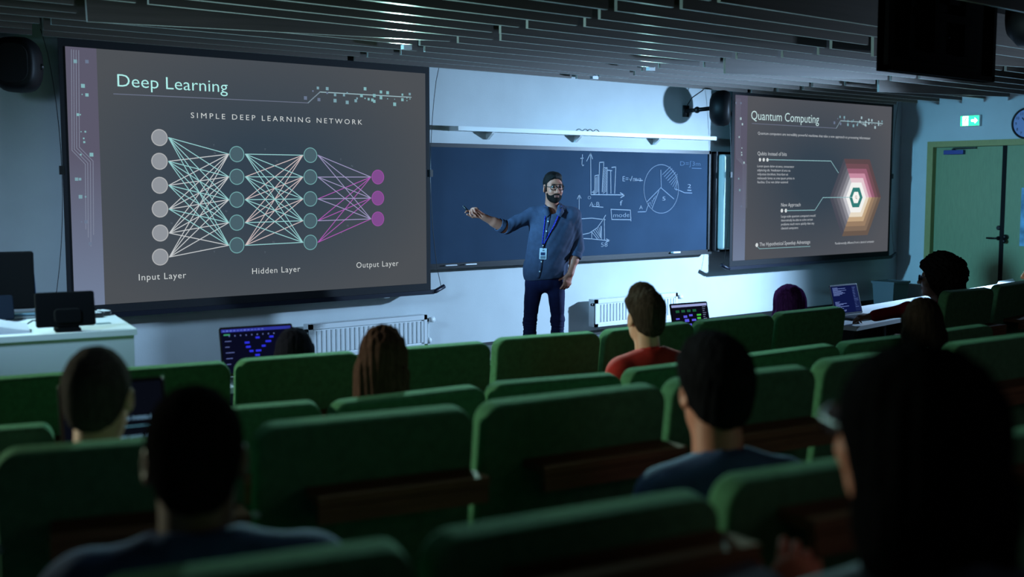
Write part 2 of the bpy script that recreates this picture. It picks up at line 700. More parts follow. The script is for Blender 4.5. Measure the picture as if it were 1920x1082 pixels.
door_m = mat('ash_veneer_door', (126, 150, 112), 0.5, vary=0.12, vscale=5, stretch=(60, 60, 2))
frame_m = mat('ash_veneer_frame', (150, 150, 96), 0.5, vary=0.12, vscale=5, stretch=(40, 40, 3))
d = thing('door_1', 'pale ash veneer door with black lever in the right wall', 'door', (XR, (yA + yB) / 2, 0))
d['kind'] = 'structure'
fw_ = yA - float(leafL[1])
g = G().bb((XR - 0.03, yA - fw_, 0), (XR + 0.12, yA, ztop)).bb((XR - 0.03, yB, ztop), (XR + 0.12, yA, zfr))
g.bb((XR - 0.03, side1 - 0.06, 0), (XR + 0.12, side1, ztop))
mk('door_frame', g, frame_m, d)
lf = mk('door_leaf', G().bb((XR + 0.055, float(leafR[1]), 0.01), (XR + 0.10, float(leafL[1]), ztop - 0.004)), door_m, d)
mk('side_leaf', G().bb((XR + 0.04, side1, 0.01), (XR + 0.10, side0, ztop)), door_m, d)
mk('gap_seal', G().bb((XR + 0.045, side0, 0.0), (XR + 0.10, float(leafR[1]), ztop)), mat('seal_black', (8, 9, 10), 0.9), d)
hy = float(at(1868, 447, 0, XR)[1])
hz = float(at(1868, 447, 0, XR)[2])
M = Matrix.Translation((XR + 0.055, hy, hz)) @ Matrix.Rotation(-math.pi / 2, 4, 'Y')
g = G().lathe([(0.025, 0), (0.025, 0.012), (0.011, 0.014), (0.011, 0.05)], M, 20)
g.tube([(XR + 0.01, hy, hz), (XR + 0.008, hy + 0.02, hz), (XR + 0.008, hy + 0.13, hz)], 0.011, 10)
mk('door_handle', g, black_m, lf, True)
M = Matrix.Translation((XR + 0.055, hy, hz + 0.125)) @ Matrix.Rotation(-math.pi / 2, 4, 'Y')
mk('lock_rose', G().lathe([(0.028, 0), (0.028, 0.014), (0.02, 0.02)], M, 20), black_m, lf)
M = Matrix.Translation((XR + 0.03, side0 - 0.03, hz + 0.02)) @ Matrix.Rotation(-math.pi / 2, 4, 'Y')
g = G().lathe([(0.03, -0.01), (0.03, 0.03), (0.02, 0.05)], M, 20).ball((XR - 0.01, side0 - 0.03, hz - 0.03), 0.028)
mk('lock_knob', g, black_m, d, True)
c0, c1 = at(1768, 281, 0, XR), at(1807, 290, 0, XR)
g = G().panel(0.26, 0.055, 0.05, 0.008, 0.006, Matrix.Translation((XR + 0.02, (c0[1] + c1[1]) / 2, (c0[2] + c1[2]) / 2)) @ Matrix.Rotation(math.pi / 2, 4, 'Z'))
cl = mk('door_closer', g, mat('closer_blue_grey', (70, 84, 150), 0.4, 0.5), lf)
a0, a1 = at(1786, 279, 0, XR), at(1829, 276.5, 0, XR)
mk('closer_arm', G().box(((XR + 0.02), (a0[1] + a1[1]) / 2, (a0[2] + a1[2]) / 2), (0.02, abs(a0[1] - a1[1]), 0.018)).box((XR + 0.02, a0[1], a0[2] - 0.012), (0.02, 0.03, 0.03)), black_m, cl)

# ------------------------------------------------------------------ ceiling slats: rows parallel to the front wall, butt joints at even x
slat_m = mat('slat_wood', (82, 72, 64), 0.55, vary=0.16, vscale=3, stretch=(1, 8, 12))
SX = [-2.55, -0.25, 2.2, 4.64, 7.08, 9.62, 12.4]
slat = None
k = 0
tilted = {(5, 2): -0.036, (6, 4): -0.036, (5, 5): -0.03, (11, 4): -0.03, (2, 3): 0.012, (9, 1): -0.03}
row = 0
y = -0.235
GAPS = [(5.2, 6.9, -4.72, -4.45), (6.5, 7.9, -4.75, -4.05)]          # where the display and a speaker hang through
while y > -7.9:
    for i in range(len(SX) - 1):
        j0 = SX[i] + (0 if i == 0 else 0.25 * math.sin(row * 1.9 + i) * (0.6 if row > 1 else 0.2))
        j1 = SX[i + 1] + (0 if i == len(SX) - 2 else 0.25 * math.sin(row * 1.9 + i + 1) * (0.6 if row > 1 else 0.2))
        L = j1 - j0 - 0.07
        if any(j0 < X1 and j1 > X0 and Y0 < y < Y1 for X0, X1, Y0, Y1 in GAPS):
            continue
        if slat is None:
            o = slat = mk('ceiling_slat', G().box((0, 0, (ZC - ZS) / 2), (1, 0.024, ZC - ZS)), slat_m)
            o.data.materials.append(mat('slat_edge_lit', (186, 190, 182), 0.45, vary=0.08, vscale=8))  # light on the undersides and ends put into a paler colour
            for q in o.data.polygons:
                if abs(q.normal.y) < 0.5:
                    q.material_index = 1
            tag(o, 'grey brown wooden slat hung on edge in rows under the ceiling', 'ceiling slat', 'wooden slats of the ceiling')
            o['kind'] = 'thing'
        else:
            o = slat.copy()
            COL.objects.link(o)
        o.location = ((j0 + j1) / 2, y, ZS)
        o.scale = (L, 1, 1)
        tl_ = tilted.get((row, i), 0)
        o.rotation_euler = (0, tl_, 0)
        o.location.z -= abs(tl_) * L / 2 * 0.9
    row += 1
    y -= 0.288

# ------------------------------------------------------------------ lecture screens
SY = -0.2
X3, Z3 = Vector((1, 0, 0)), Vector((0, 0, 1))
NRM = Vector((0, -1, 0))


def slide_material(name, cx, cz, wd, ht, mid, edge):
    """the projected picture's plain ground: bluish grey in the middle, warmer grey at its rim"""
    m = bpy.data.materials.new(name)
    m.use_nodes = True
    nt = m.node_tree
    nt.nodes.remove(nt.nodes['Principled BSDF'])
    e = nt.nodes.new('ShaderNodeEmission')
    tc = nt.nodes.new('ShaderNodeTexCoord')
    mp = nt.nodes.new('ShaderNodeMapping')
    mp.inputs['Location'].default_value = (-cx / (wd / 2), 0, -cz / (ht / 2))
    mp.inputs['Scale'].default_value = (2 / wd, 0, 2 / ht)
    gr = nt.nodes.new('ShaderNodeTexGradient')
    gr.gradient_type = 'SPHERICAL'
    cr = nt.nodes.new('ShaderNodeValToRGB')
    cr.color_ramp.elements[0].color = lin(edge)
    cr.color_ramp.elements[0].position = 0.0
    cr.color_ramp.elements[1].color = lin(mid)
    cr.color_ramp.elements[1].position = 0.75
    nt.links.new(tc.outputs['Object'], mp.inputs['Vector'])
    nt.links.new(mp.outputs['Vector'], gr.inputs['Vector'])
    nt.links.new(gr.outputs['Fac'], cr.inputs['Fac'])
    nt.links.new(cr.outputs['Color'], e.inputs['Color'])
    nt.links.new(e.outputs['Emission'], nt.nodes['Material Output'].inputs['Surface'])
    return m


def strip_material(name, z0, z1, bot, top):
    m = bpy.data.materials.new(name)
    m.use_nodes = True
    nt = m.node_tree
    nt.nodes.remove(nt.nodes['Principled BSDF'])
    e = nt.nodes.new('ShaderNodeEmission')
    tc = nt.nodes.new('ShaderNodeTexCoord')
    sp = nt.nodes.new('ShaderNodeSeparateXYZ')
    mr = nt.nodes.new('ShaderNodeMapRange')
    mr.inputs['From Min'].default_value = z0
    mr.inputs['From Max'].default_value = z1
    cr = nt.nodes.new('ShaderNodeValToRGB')
    cr.color_ramp.elements[0].color = lin(bot)
    cr.color_ramp.elements[1].color = lin(top)
    cr.color_ramp.elements[1].position = 0.6
    nt.links.new(tc.outputs['Object'], sp.inputs[0])
    nt.links.new(sp.outputs['Z'], mr.inputs['Value'])
    nt.links.new(mr.outputs[0], cr.inputs['Fac'])
    nt.links.new(cr.outputs['Color'], e.inputs['Color'])
    nt.links.new(e.outputs['Emission'], nt.nodes['Material Output'].inputs['Surface'])
    return m


def screen(tl, tr, br, bl, stripx, label, mid, edge):
    P = [at(*q, 1, SY) for q in (tl, tr, br, bl)]
    x0, x1 = (P[0][0] + P[3][0]) / 2, (P[1][0] + P[2][0]) / 2
    z1, z0 = (P[0][2] + P[1][2]) / 2, (P[2][2] + P[3][2]) / 2
    r = thing('projection_screen', label, 'projection screen', ((x0 + x1) / 2, SY, z0))
    bw = 0.045
    fab = mk('screen_fabric', G().bb((x0 - bw, SY + 0.004, z0 - 0.06), (x1 + bw, SY + 0.010, 2.66)), blackmat_m, r)
    cx, cz = 0.0, (z1 - z0) / 2
    mk('slide_ground', G().bb((x0, SY, z0), (x1, SY + 0.004, z1)),
       slide_material(label[:12] + '_ground', cx, cz, (x1 - x0) * 1.12, (z1 - z0) * 1.25, mid, edge), fab)
    sx = float(at(*stripx, 1, SY)[0])
    mk('slide_strip', G().bb((x0, SY - 0.002, z0), (sx, SY, z1)), strip_material(label[:12] + '_strip', 0, z1 - z0, (112, 126, 152), (90, 88, 106)), fab)
    mk('screen_case', G().bb((x0 - 0.09, SY - 0.012, 2.66), (x1 + 0.09, SY + 0.14, 2.8)), black_m, r)
    g = G().bb((x0 - bw - 0.02, SY - 0.018, z0 - 0.095), (x1 + bw + 0.02, SY + 0.03, z0 - 0.06))
    mk('bottom_bar', g, mat('bar_navy', (24, 28, 42), 0.4, 0.3), r)
    for s, xe in ((-1, x0 - bw - 0.02), (1, x1 + bw + 0.02)):
        mk('tension_arm', G().tube([(xe - s * 0.02, SY, z0 - 0.078), (xe + s * 0.03, SY, z0 - 0.073), (xe + s * 0.12, SY, z0 - 0.035)], 0.019, 10), MATS['bar_navy'], r, True)
        pts = []
        for t in range(13):
            u = t / 12
            pts.append((xe + s * (0.09 - 0.105 * math.sin(math.pi * u) ** 0.7), SY + 0.004, z0 - 0.04 + (2.68 - z0 + 0.04) * u))
        mk('tension_cord', G().tube(pts, 0.0028, 5), black_m, r)
        mk('cord_clip', G().box((xe - s * 0.012, SY, (z0 + 2.68) / 2), (0.03, 0.016, 0.06)), black_m, r)
    return fab, (x0, x1, z0, z1)


L1_, L2_, L3_ = SY - 0.0035, SY - 0.005, SY - 0.0065


def px(p, y):
    return Vector(at(p[0], p[1], 1, y))


def ptext(g, txt, a, b, cap, y=None, thin=0.0, space=1.0):
    """a line of letters from pixel a to the x of pixel b, baseline at a, capitals cap pixels high"""
    y = L3_ if y is None else y
    A, B = px(a, y), px(b, y)
    C = px((a[0], a[1] - cap), y)
    return g.text(txt, A, X3, Z3, C.z - A.z, B.x - A.x, thin, space)


def sq(g, p, h, y=None):
    y = L2_ if y is None else y
    A = px((p[0], p[1] - h), y)
    B = px((p[0], p[1] + h), y)
    s = (A.z - B.z) / 2
    c = (A + B) / 2
    return g.add([c + X3 * s * a + Z3 * s * b for a, b in ((-1, -1), (1, -1), (1, 1), (-1, 1))], [(0, 1, 2, 3)])


def pline(g, pts, w, y=None):
    y = L1_ if y is None else y
    return g.line([px(p, y) for p in pts], w, NRM)


cyan = emit('slide_cyan', (176, 240, 236), 1.0)
cyan_mid = emit('slide_cyan_mid', (128, 178, 184))
cyan_dim = emit('slide_cyan_dim', (106, 124, 140))
grey_ln = emit('slide_grey_line', (104, 112, 132))
pale_ln = emit('slide_pale', (206, 212, 212))
HDR = [(371, 735, 13, 2), (464, 660, 10, 1), (534, 665, 12, 1), (534, 697, 8, 2), (427, 683, 6, 2), (472, 747, 12, 2), (593, 712, 10, 1), (593, 755, 13, 1), (684, 768, 13, 1),
       (684, 697, 6, 1), (660, 714, 9, 1), (748, 756, 11, 1), (758, 738, 7, 1), (791, 717, 12, 0), (818, 666, 12, 0), (845, 744, 9, 0), (873, 750, 11, 0), (887, 717, 12, 0), (887, 760, 11, 0),
       (937, 690, 11, 0), (937, 733, 12, 0), (987, 696, 12, 0), (1040, 782, 13, 0), (1098, 710, 8, 0), (1098, 748, 11, 0), (1153, 706, 9, 1), (1132, 735, 4, 0), (1132, 755, 4, 0),
       (1155, 742, 4, 0), (818, 738, 5, 0), (987, 741, 4, 0), (1040, 744, 3, 0)]

# --- left slide
fab, (lx0, lx1, lz0, lz1) = screen((128.3, 89.3), (799.3, 136.3), (798, 530), (134, 577), (187.5, 300),
                                  'wide projection screen on the left showing the Deep Learning slide', (52, 66, 79), (76, 80, 85))
mk('slide_title', ptext(G(), 'Deep Learning', (220.5, 162), (427, 172), 24.5, thin=-0.006), cyan, fab)
mk('slide_subtitle', ptext(G(), 'SIMPLE DEEP LEARNING NETWORK', (358, 221), (679, 232), 10.5, thin=-0.004, space=1.45), pale_ln, fab)
for s_, a_, b_, c_ in (('Input Layer', (260.5, 526), (349, 521), 12.5), ('Hidden Layer', (473, 514), (563, 510), 11.5), ('Output Layer', (668.5, 502.5), (747, 498), 11)):
    mk('slide_caption', ptext(G(), s_, a_, b_, c_, thin=-0.004, space=1.12), pale_ln, fab)
mk('slide_rule', pline(G(), [(213, 176), (577.5, 193), (600, 172.5)], 0.006), grey_ln, fab)
mk('slide_rule', pline(G(), [(577.5, 193), (600, 172.5), (771, 182.5)], 0.0075), emit('slide_rule_pale', (150, 180, 188)), fab)
sq3 = [G(), G(), G()]
for x, y, h, c in HDR:
    sq(sq3[c], (480 + x / 4, y / 4), h / 4)
for x, y, h, c in ((155.5, 161, 3.6, 0), (163, 178, 3, 0), (154, 177, 1, 0), (146, 215, 2.5, 0), (150.5, 215, 1.2, 0), (152, 247, 1, 0), (160, 247, 1.6, 0), (157, 259.5, 1.5, 0), (158, 266.5, 1.9, 0),
                   (171.5, 290, 3.5, 0), (151.5, 290, 1.5, 0), (141, 115, 3.4, 1), (163, 115.5, 3.2, 2), (143.5, 336, 3, 1), (150, 336, 2.4, 1), (151, 369, 3.4, 1), (160.5, 369, 1.5, 1),
                   (161.5, 416, 3, 2), (153, 416, 1.3, 2), (169, 457, 2.8, 2)):
    sq(sq3[c], (x, y), h, L2_ - 0.001)
mk('slide_squares', sq3[0], cyan_mid, fab)
mk('slide_squares', sq3[1], emit('slide_sq_mid', (120, 158, 170)), fab)
mk('slide_squares', sq3[2], emit('slide_sq_dim', (104, 118, 142)), fab)
g = G()
for i, (x, xb, yb, ye) in enumerate(((135, 160, 282, 430), (139.3, 164.5, 280, 445), (143.8, 169.5, 277.5, 462), (148.8, 174.5, 276, 440))):
    pline(g, [(x - 1.2, 93 + i * 0.5), (x, 268), (x, yb), (xb, yb + 26), (xb + 1, ye)], 0.004, L2_)
mk('slide_circuit', g, emit('slide_circuit', (128, 136, 156)), fab)

IN = [(299, 258), (299, 302.5), (299.5, 347.5), (300, 392), (300.5, 437), (300.5, 482)]
H1 = [(444, 289), (444, 331.5), (444, 374.5), (444, 417.5), (444, 460)]
H2 = [(582, 291), (582, 332), (582, 373), (582, 414), (582, 454.5)]
OU = [(708.5, 332), (708.5, 371.5), (708.5, 410.5)]


def links(A, B, dx0, dx1, m0, m1, m2, name):
    """two tones: lines that climb and lines that fall, as the slide has them"""
    gs = [G(), G(), G()]
    for i, a in enumerate(A):
        for j, b in enumerate(B):
            t = (b[1] - a[1])
            k = 0 if t > 25 else (2 if t < -25 else 1)
            pline(gs[k], [(a[0] + dx0, a[1]), (b[0] - dx1, b[1])], 0.0062, L1_ - 0.0002 * (j % 5))
    for gg, m in zip(gs, (m0, m1, m2)):
        if gg.f:
            mk(name, gg, m, fab)


ln_c, ln_w, ln_p = emit('link_cyan', (150, 205, 206)), emit('link_pale', (196, 200, 202)), emit('link_rose', (206, 190, 190))
ln_m, ln_l = emit('link_magenta', (170, 88, 176)), emit('link_lilac', (156, 150, 190))
links(IN, H1, 17, 15, ln_c, ln_w, ln_w, 'network_links')
links(H1, H2, 16, 14, ln_c, ln_c, ln_p, 'network_links')
links(H2, OU, 14, 13, ln_l, ln_l, ln_m, 'network_links')
for nodes, r, fill, rim in ((IN, 15.4, (143, 148, 155), (176, 178, 180)), (H1, 14.7, (72, 96, 106), (112, 164, 166)), (H2, 14.0, (72, 96, 106), (112, 164, 166)), (OU, 13.4, (128, 76, 142), (150, 80, 160))):
    for p in nodes:
        c = px(p, L3_)
        rr = (px((p[0], p[1] - r), L3_).z - c.z)
        o = mk('network_node', G().disc(c, rr, X3, Z3), emit('node_%d_%d' % (fill[0], fill[2]), fill), fab)
        o.data.materials.append(emit('rim_%d_%d' % (rim[0], rim[2]), rim))
        h = G().disc(c + NRM * 0.0006, rr * 1.03, X3, Z3, r2=rr * 0.92)
        me = o.data
        vs, fs = [v.co[:] for v in me.vertices], [tuple(q.vertices) for q in me.polygons]
        n0 = len(vs)
        me.clear_geometry()
        me.from_pydata(vs + [tuple(INV[fab] @ Vector(v)) for v in h.v], [], fs + [tuple(n0 + i for i in f) for f in h.f])
        for q in list(me.polygons)[1:]:
            q.material_index = 1
g = G()
for x, y, c in ((403, 287, 'N'), (401, 272, 'Y'), (400, 313, 'N'), (377, 378, 'N'), (322, 418.5, 'N'), (402, 472, 'Y'), (377, 469, 'N'), (424, 396, 'N'), (497, 280, 'Y'), (519, 302, 'N'), (497, 473, 'Y'), (513, 454, 'N'), (639, 299, 'Y'), (660, 311, 'N'), (652, 423, 'N'), (640, 437, 'Y')):
    ptext(g, c, (x - 1.5, y + 2), (x + 1.5, y), 4, L1_)
mk('weight_marks', g, emit('slide_mark', (92, 104, 116)), fab)

# --- right slide
fab2, (rx0, rx1, rz0, rz1) = screen((1378, 177), (1668.8, 200.8), (1667.5, 470), (1375, 490), (1399, 330),
                                   'smaller looking far projection screen showing the Quantum Computing slide', (54, 67, 80), (82, 84, 90))
mk('slide_title', ptext(G(), 'Quantum Computing', (1408.5, 224), (1535.5, 231.5), 17.5, thin=-0.004), emit('slide_title_pale', (196, 226, 228)), fab2)
pale2 = emit('slide_pale_far', (190, 196, 202))
def far_text(name, *lines):
    g = G()
    for t_, a_, b_, c_ in lines:
        ptext(g, t_, a_, b_, c_)
    mk(name, g, pale2, fab2)


far_text('slide_subtitle', ('Quantum computers are incredibly powerful machines that take a new approach to processing information', (1421, 252), (1631.5, 262), 5.2))
far_text('slide_heading', ('Qubits instead of bits', (1420.5, 291), (1475, 292), 7.2))
far_text('slide_paragraph', *[(t_, (1420, 313.5 + 7.5 * i), (x1, 313), 4.6) for i, (t_, x1) in enumerate((('Lorem ipsum dolor sit amet, consectetur', 1489), ('adipiscing elit. Vestibulum id arcu eu', 1482), ('vulputate tincidunt. Interdum et', 1478), ('malesuada fames ac ante ipsum primis in', 1490), ('faucibus. Cras non dolor euismod', 1478)))])
far_text('slide_heading', ('New Approach', (1464.5, 387.5), (1501, 387), 7))
far_text('slide_paragraph', *[(t_, (1464.5, 408 + 7.4 * i), (x1, 407), 4.6) for i, (t_, x1) in enumerate((('Large-scale quantum computers would', 1529), ('theoretically be able to solve certain', 1524), ('problems much more quickly than any', 1527), ('classical computers', 1497)))])
far_text('slide_heading', ('The Hypothetical Speedup Advantage', (1424, 461.5), (1519, 457), 7))
far_text('slide_caption', ('Fundamentally different from a classical computer', (1566, 458.5), (1639, 455), 4.4))
ln2 = emit('slide_line_far', (140, 186, 192))
g = pline(G(), [(1440, 299.5), (1558, 302), (1572, 324)], 0.008)
pline(g, [(1475, 395), (1528, 394), (1543, 370.5), (1600, 370)], 0.008, L3_ - 0.006)
pline(g, [(1419, 461), (1424, 466.5), (1519, 462)], 0.006)
mk('slide_lines', g, ln2, fab2)
pline(g2 := G(), [(1410, 231.5), (1568, 240.5), (1576, 226.5)], 0.007)
mk('slide_rule', g2, grey_ln, fab2)
mk('slide_rule', pline(G(), [(1568, 240.5), (1576, 226.5), (1655, 231.5)], 0.009), MATS['slide_rule_pale'], fab2)


def hexa(p, rz, ratio=0.63, y=None):
    y = L3_ if y is None else y
    c = px(p, y)
    h = px((p[0], p[1] - rz), y).z - c.z
    w_ = h * 1.14
    return c, [c + X3 * a * w_ + Z3 * b * h for a, b in ((1, 0), (0.5, 1), (-0.5, 1), (-1, 0), (-0.5, -1), (0.5, -1))]


g = G()
for p, r in (((1425, 299.5), 3.2), ((1432, 299.5), 3.2), ((1439, 299.7), 3.2), ((1466, 395), 3.4), ((1473.5, 395), 3.4), ((1419, 459.5), 3.6)):
    g.add(hexa(p, r)[1], [tuple(range(6))])
mk('slide_bullets', g, emit('slide_white', (214, 220, 222)), fab2)
sq3 = [G(), G(), G()]
for x, y, h, c in HDR:
    u = (x - 371) / (1160 - 371)
    cx_ = 1564.5 + u * (1654.5 - 1564.5)
    base = 214 + 8.5 * u
    sq(sq3[c], (cx_, base + 15 * (y - 640 - 45 * u) / 100 + 2), h / 4 * 0.78, L2_)
for x, y, h, c in ((1389, 222.5, 2.4, 0), (1392, 233, 2, 0), (1386, 257, 1.6, 0), (1391, 277.7, 1.2, 0), (1390.5, 286, 1.4, 0), (1390.7, 290.5, 1.6, 0), (1395, 305, 2, 0), (1385, 335, 1.6, 1), (1387, 356.5, 2, 1), (1390, 387, 1.6, 2), (1394, 413, 1.8, 2), (1380, 193, 1.8, 2), (1389.5, 193.5, 1.8, 2)):
    sq(sq3[c], (x, y), h, L2_ - 0.001)
mk('slide_squares', sq3[0], emit('slide_sq_far', (160, 186, 194)), fab2)
mk('slide_squares', sq3[1], MATS['slide_sq_mid'], fab2)
mk('slide_squares', sq3[2], MATS['slide_sq_dim'], fab2)
g = G()
for i, x in enumerate((1381, 1383, 1385.5, 1388)):
    pline(g, [(x, 185), (x, 297), (x + 12, 309), (x + 12, 390)], 0.004, L2_)
mk('slide_circuit', g, emit('slide_circuit_far', (112, 118, 136)), fab2)
RINGS = [(72, (74, 76, 88), (92, 72, 76), (104, 88, 78)), (63, (86, 88, 98), (112, 78, 86), (128, 108, 92)), (54, (108, 108, 118), (150, 96, 116), (152, 126, 102)),
         (45, (140, 140, 148), (198, 140, 162), (194, 166, 132)), (36.5, (196, 196, 202), (226, 200, 208), (230, 218, 198)), (28, (242, 242, 240),) * 1, (18.5, (52, 124, 120)), (10.5, (246, 246, 242))]
for i, R_ in enumerate(RINGS):
    y = L1_ - 0.0012 * i - 0.001
    c, hx = hexa((1605, 370.3), R_[0], y=y)
    if len(R_) == 4:
        for part, idx in ((1, (2, 3, 4)), (2, (0, 1, 2)), (3, (4, 5, 0))):
            col = R_[part]
            mk('hexagon_ring', G().add([c] + [hx[k] for k in idx], [(0, 1, 2, 3)]), emit('hex_%d_%d_%d' % col, col), fab2)
    else:
        col = R_[1]
        mk('hexagon_ring', G().add(hx, [tuple(range(6))]), emit('hex_%d_%d_%d' % col, col), fab2)
y = L1_ - 0.012
c = px((1605, 369.5), y)
g = G().disc(c, 0.017, X3, Z3, r2=0.012).line([c + X3 * 0.01 - Z3 * 0.012, c + X3 * 0.022 - Z3 * 0.026], 0.006, NRM)
mk('hexagon_glyph', g, emit('glyph_brown', (120, 84, 70)), fab2)

# ------------------------------------------------------------------ chalkboard with drawings
BY = -0.05
b0, b1, b2 = at(806, 273, 1, BY), at(1331, 287.5, 1, BY), at(1334, 470, 1, BY)
bx0, bx1 = 5.0, float(b1[0]) - 0.02
bz1, bz0 = float(b0[2] + b1[2]) / 2, float(b2[2])
cb = thing('chalkboard', 'long dark blue chalkboard with chalk graphs behind the lecturer', 'chalkboard', ((bx0 + bx1) / 2, 0, bz0))
mk('board_surface', G().bb((bx0, BY, bz0), (bx1, -0.005, bz1)), mat('board_blue', (48, 66, 86), 0.9, vary=0.12, vscale=1.6, spec=0.05), cb)
fr = mat('board_frame', (16, 19, 24), 0.4, 0.3)
g = G().bb((bx0 - 0.02, BY - 0.015, bz1 - 0.01), (bx1 + 0.02, -0.002, bz1 + 0.025)).bb((bx0 - 0.02, BY - 0.015, bz0 - 0.02), (bx1 + 0.02, -0.002, bz0 + 0.015))
g.bb((bx1 - 0.005, BY - 0.015, bz0 - 0.02), (bx1 + 0.02, -0.002, bz1 + 0.025))
mk('board_frame', g, fr, cb)
mk('chalk_tray', G().bb((bx0, BY - 0.06, bz0 - 0.03), (bx1, BY - 0.01, bz0 - 0.02)).bb((bx0, BY - 0.064, bz0 - 0.03), (bx1, BY - 0.06, bz0 - 0.005)), fr, cb)
chalk = mat('chalk', (150, 160, 172), 0.9)
CHY = BY - 0.0025


def c7(x, y):
    return (960 + x / 4, 270 + y / 4)


def ch(g, pts, w=0.008):
    return g.line([px(c7(*p), CHY) for p in pts], w * 1.05, NRM)


g = G()
for p in ([(590, 68), (592, 380)], [(560, 128), (590, 68), (604, 112)], [(590, 380), (845, 382)], [(812, 366), (845, 384), (816, 402)], [(515, 108), (535, 106)], [(528, 80), (524, 150), (530, 164), (538, 158)],
          [(620, 375), (622, 238), (652, 232), (652, 376)], [(654, 232), (656, 138), (688, 136), (686, 190)], [(676, 360), (684, 180), (714, 178), (712, 374)], [(714, 196), (750, 200)], [(740, 204), (742, 370)], [(748, 176), (778, 172), (770, 370)],
          [(600, 362), (626, 360)], [(612, 350), (612, 374)]):
    ch(g, p)
for i in range(11):
    ch(g, [(622, 262 + i * 11), (650, 240 + i * 11)], 0.005)
for i in range(15):
    ch(g, [(682, 202 + i * 12), (712, 180 + i * 12)], 0.005)
mk('chalk_bar_chart', g, chalk, cb)
g = G()
ch(g, [(1119 + 130 * math.cos(t * math.pi / 30), 337 + 182 * math.sin(t * math.pi / 30)) for t in range(61)], 0.006)
for p in ([(1116, 196), (1119, 325)], [(1119, 325), (1010, 436)], [(1119, 330), (1214, 412)], [(1102, 350), (1048, 490)], [(1222, 338), (1245, 344), (1295, 366), (1350, 368)], [(1028, 440), (1004, 508), (944, 510)]):
    ch(g, p, 0.007)
for i in range(9):
    a = 1128 + i * 13
    ch(g, [(a, 230 + i * 15), (min(a + 60, 1240), 170 + i * 14)], 0.005)
for i in range(5):
    ch(g, [(1022 + i * 14, 452 - i * 16), (1040 + i * 6, 480 - i * 16)], 0.005)
mk('chalk_pie_chart', g, mat('chalk_faint', (128, 142, 160), 0.9), cb)
g = G()
for p in ([(504, 380), (502, 700)], [(490, 412), (504, 380), (518, 408)], [(516, 682), (580, 668), (640, 628), (680, 572), (702, 534)], [(502, 562), (600, 556), (700, 568)], [(516, 708), (600, 712), (730, 726)], [(708, 712), (734, 726), (706, 734)],
          [(598, 660), (598, 712)], [(692, 560), (694, 720)], [(670, 616), (670, 720)]):
    ch(g, p, 0.007)
for i in range(6):
    ch(g, [(600 + i * 13, 662 - i * 9), (min(640 + i * 13, 668), min(712, 712 - i * 4))], 0.006)
mk('chalk_curve_chart', g, chalk, cb)
g = G()


def ctext(txt, x, y, x1, cap):
    a, b = c7(x, y), c7(x1, y)
    ptext(g, txt, a, b, cap / 4, CHY, thin=-0.012)


ctext('A·B', 580, 470, 656, 36)
ctext('O', 568, 414, 592, 24)
ctext('f', 808, 462, 830, 40)
ctext('E=√m·a', 830, 280, 970, 40)
ctext('mode', 760, 550, 880, 34)
ctext('58', 668, 772, 716, 34)
ctext('A', 955, 490, 980, 30)
ctext('5', 1128, 424, 1150, 30)
ctext('2', 1318, 330, 1342, 30)
for p in ([(742, 488), (748, 560)], [(746, 490), (888, 496)], [(888, 494), (892, 578)], [(748, 566), (890, 568)], [(600, 468), (684, 474)], [(920, 270), (980, 274)], [(1316, 346), (1344, 348)]):
    ch(g, p, 0.007)
mk('chalk_writing', g, chalk, cb)
g = G()
ctext('D=∫3m', 1262, 162, 1412, 34)
ch(g, [(1350, 182), (1420, 184)], 0.006)
mk('chalk_writing', g, mat('chalk_rubbed', (90, 112, 138), 0.9), cb)

# chalk sticks and an eraser on the tray
tz = bz0 - 0.02
for i, (xp, c, lab, cat, nm) in enumerate(((848, (205, 210, 214), 'grey white chalk stick lying near left end of the chalk tray', 'chalk', 'chalk_stick'), (885, (232, 238, 240), 'bright white chalk stick on the tray left of the lecturer', 'chalk', 'chalk_stick'))):
    X = float(at(xp, 499, 1, BY - 0.045)[0])
    o = mk(nm, G().tube([(X - 0.07, BY - 0.04, tz + 0.013), (X - 0.01, BY - 0.038, tz + 0.013), (X + 0.055, BY - 0.036, tz + 0.013)], [0.011, 0.012, 0.011], 10), mat('chalk_%d' % i, c, 0.8))
    tag(o, lab, cat, 'chalk on the tray')
X = float(at(1268, 477, 1, BY - 0.045)[0])
er = thing('board_eraser', 'small white eraser on the chalk tray near its right end', 'eraser', (X, BY - 0.036, tz))
mk('eraser_grip', G().panel(0.11, 0.018, 0.04, 0.006, 0.004, Matrix.Translation((X, BY - 0.036, tz + 0.026))), white_m, er)
mk('eraser_felt', G().bb((X - 0.053, BY - 0.055, tz), (X + 0.053, BY - 0.017, tz + 0.018)), mat('felt', (80, 84, 92), 0.9), er)

# second board, mostly behind the right screen
wb = thing('whiteboard', 'pale glossy board sliver between chalkboard and right screen', 'whiteboard', (bx1 + 0.5, 0, bz0))
wx0 = float(at(1343, 380, 1, BY)[0])
mk('whiteboard_surface', G().panel(1.1, bz1 - bz0 - 0.02, 0.12, 0.03, 0.028, Matrix.Translation((wx0 + 0.55 + 0.012, BY - 0.035, (bz0 + bz1) / 2))), mat('whiteboard_gloss', (190, 206, 204), 0.25), wb)
g = G().bb((wx0 - 0.03, BY - 0.02, bz0), (wx0 + 0.008, -0.002, bz1 + 0.02)).bb((wx0 - 0.03, BY - 0.012, bz1), (wx0 + 1.2, -0.002, bz1 + 0.02)).bb((wx0 - 0.02, BY - 0.05, bz0 - 0.012), (wx0 + 1.2, -0.002, bz0 + 0.006))
mk('whiteboard_frame', g, fr, wb)

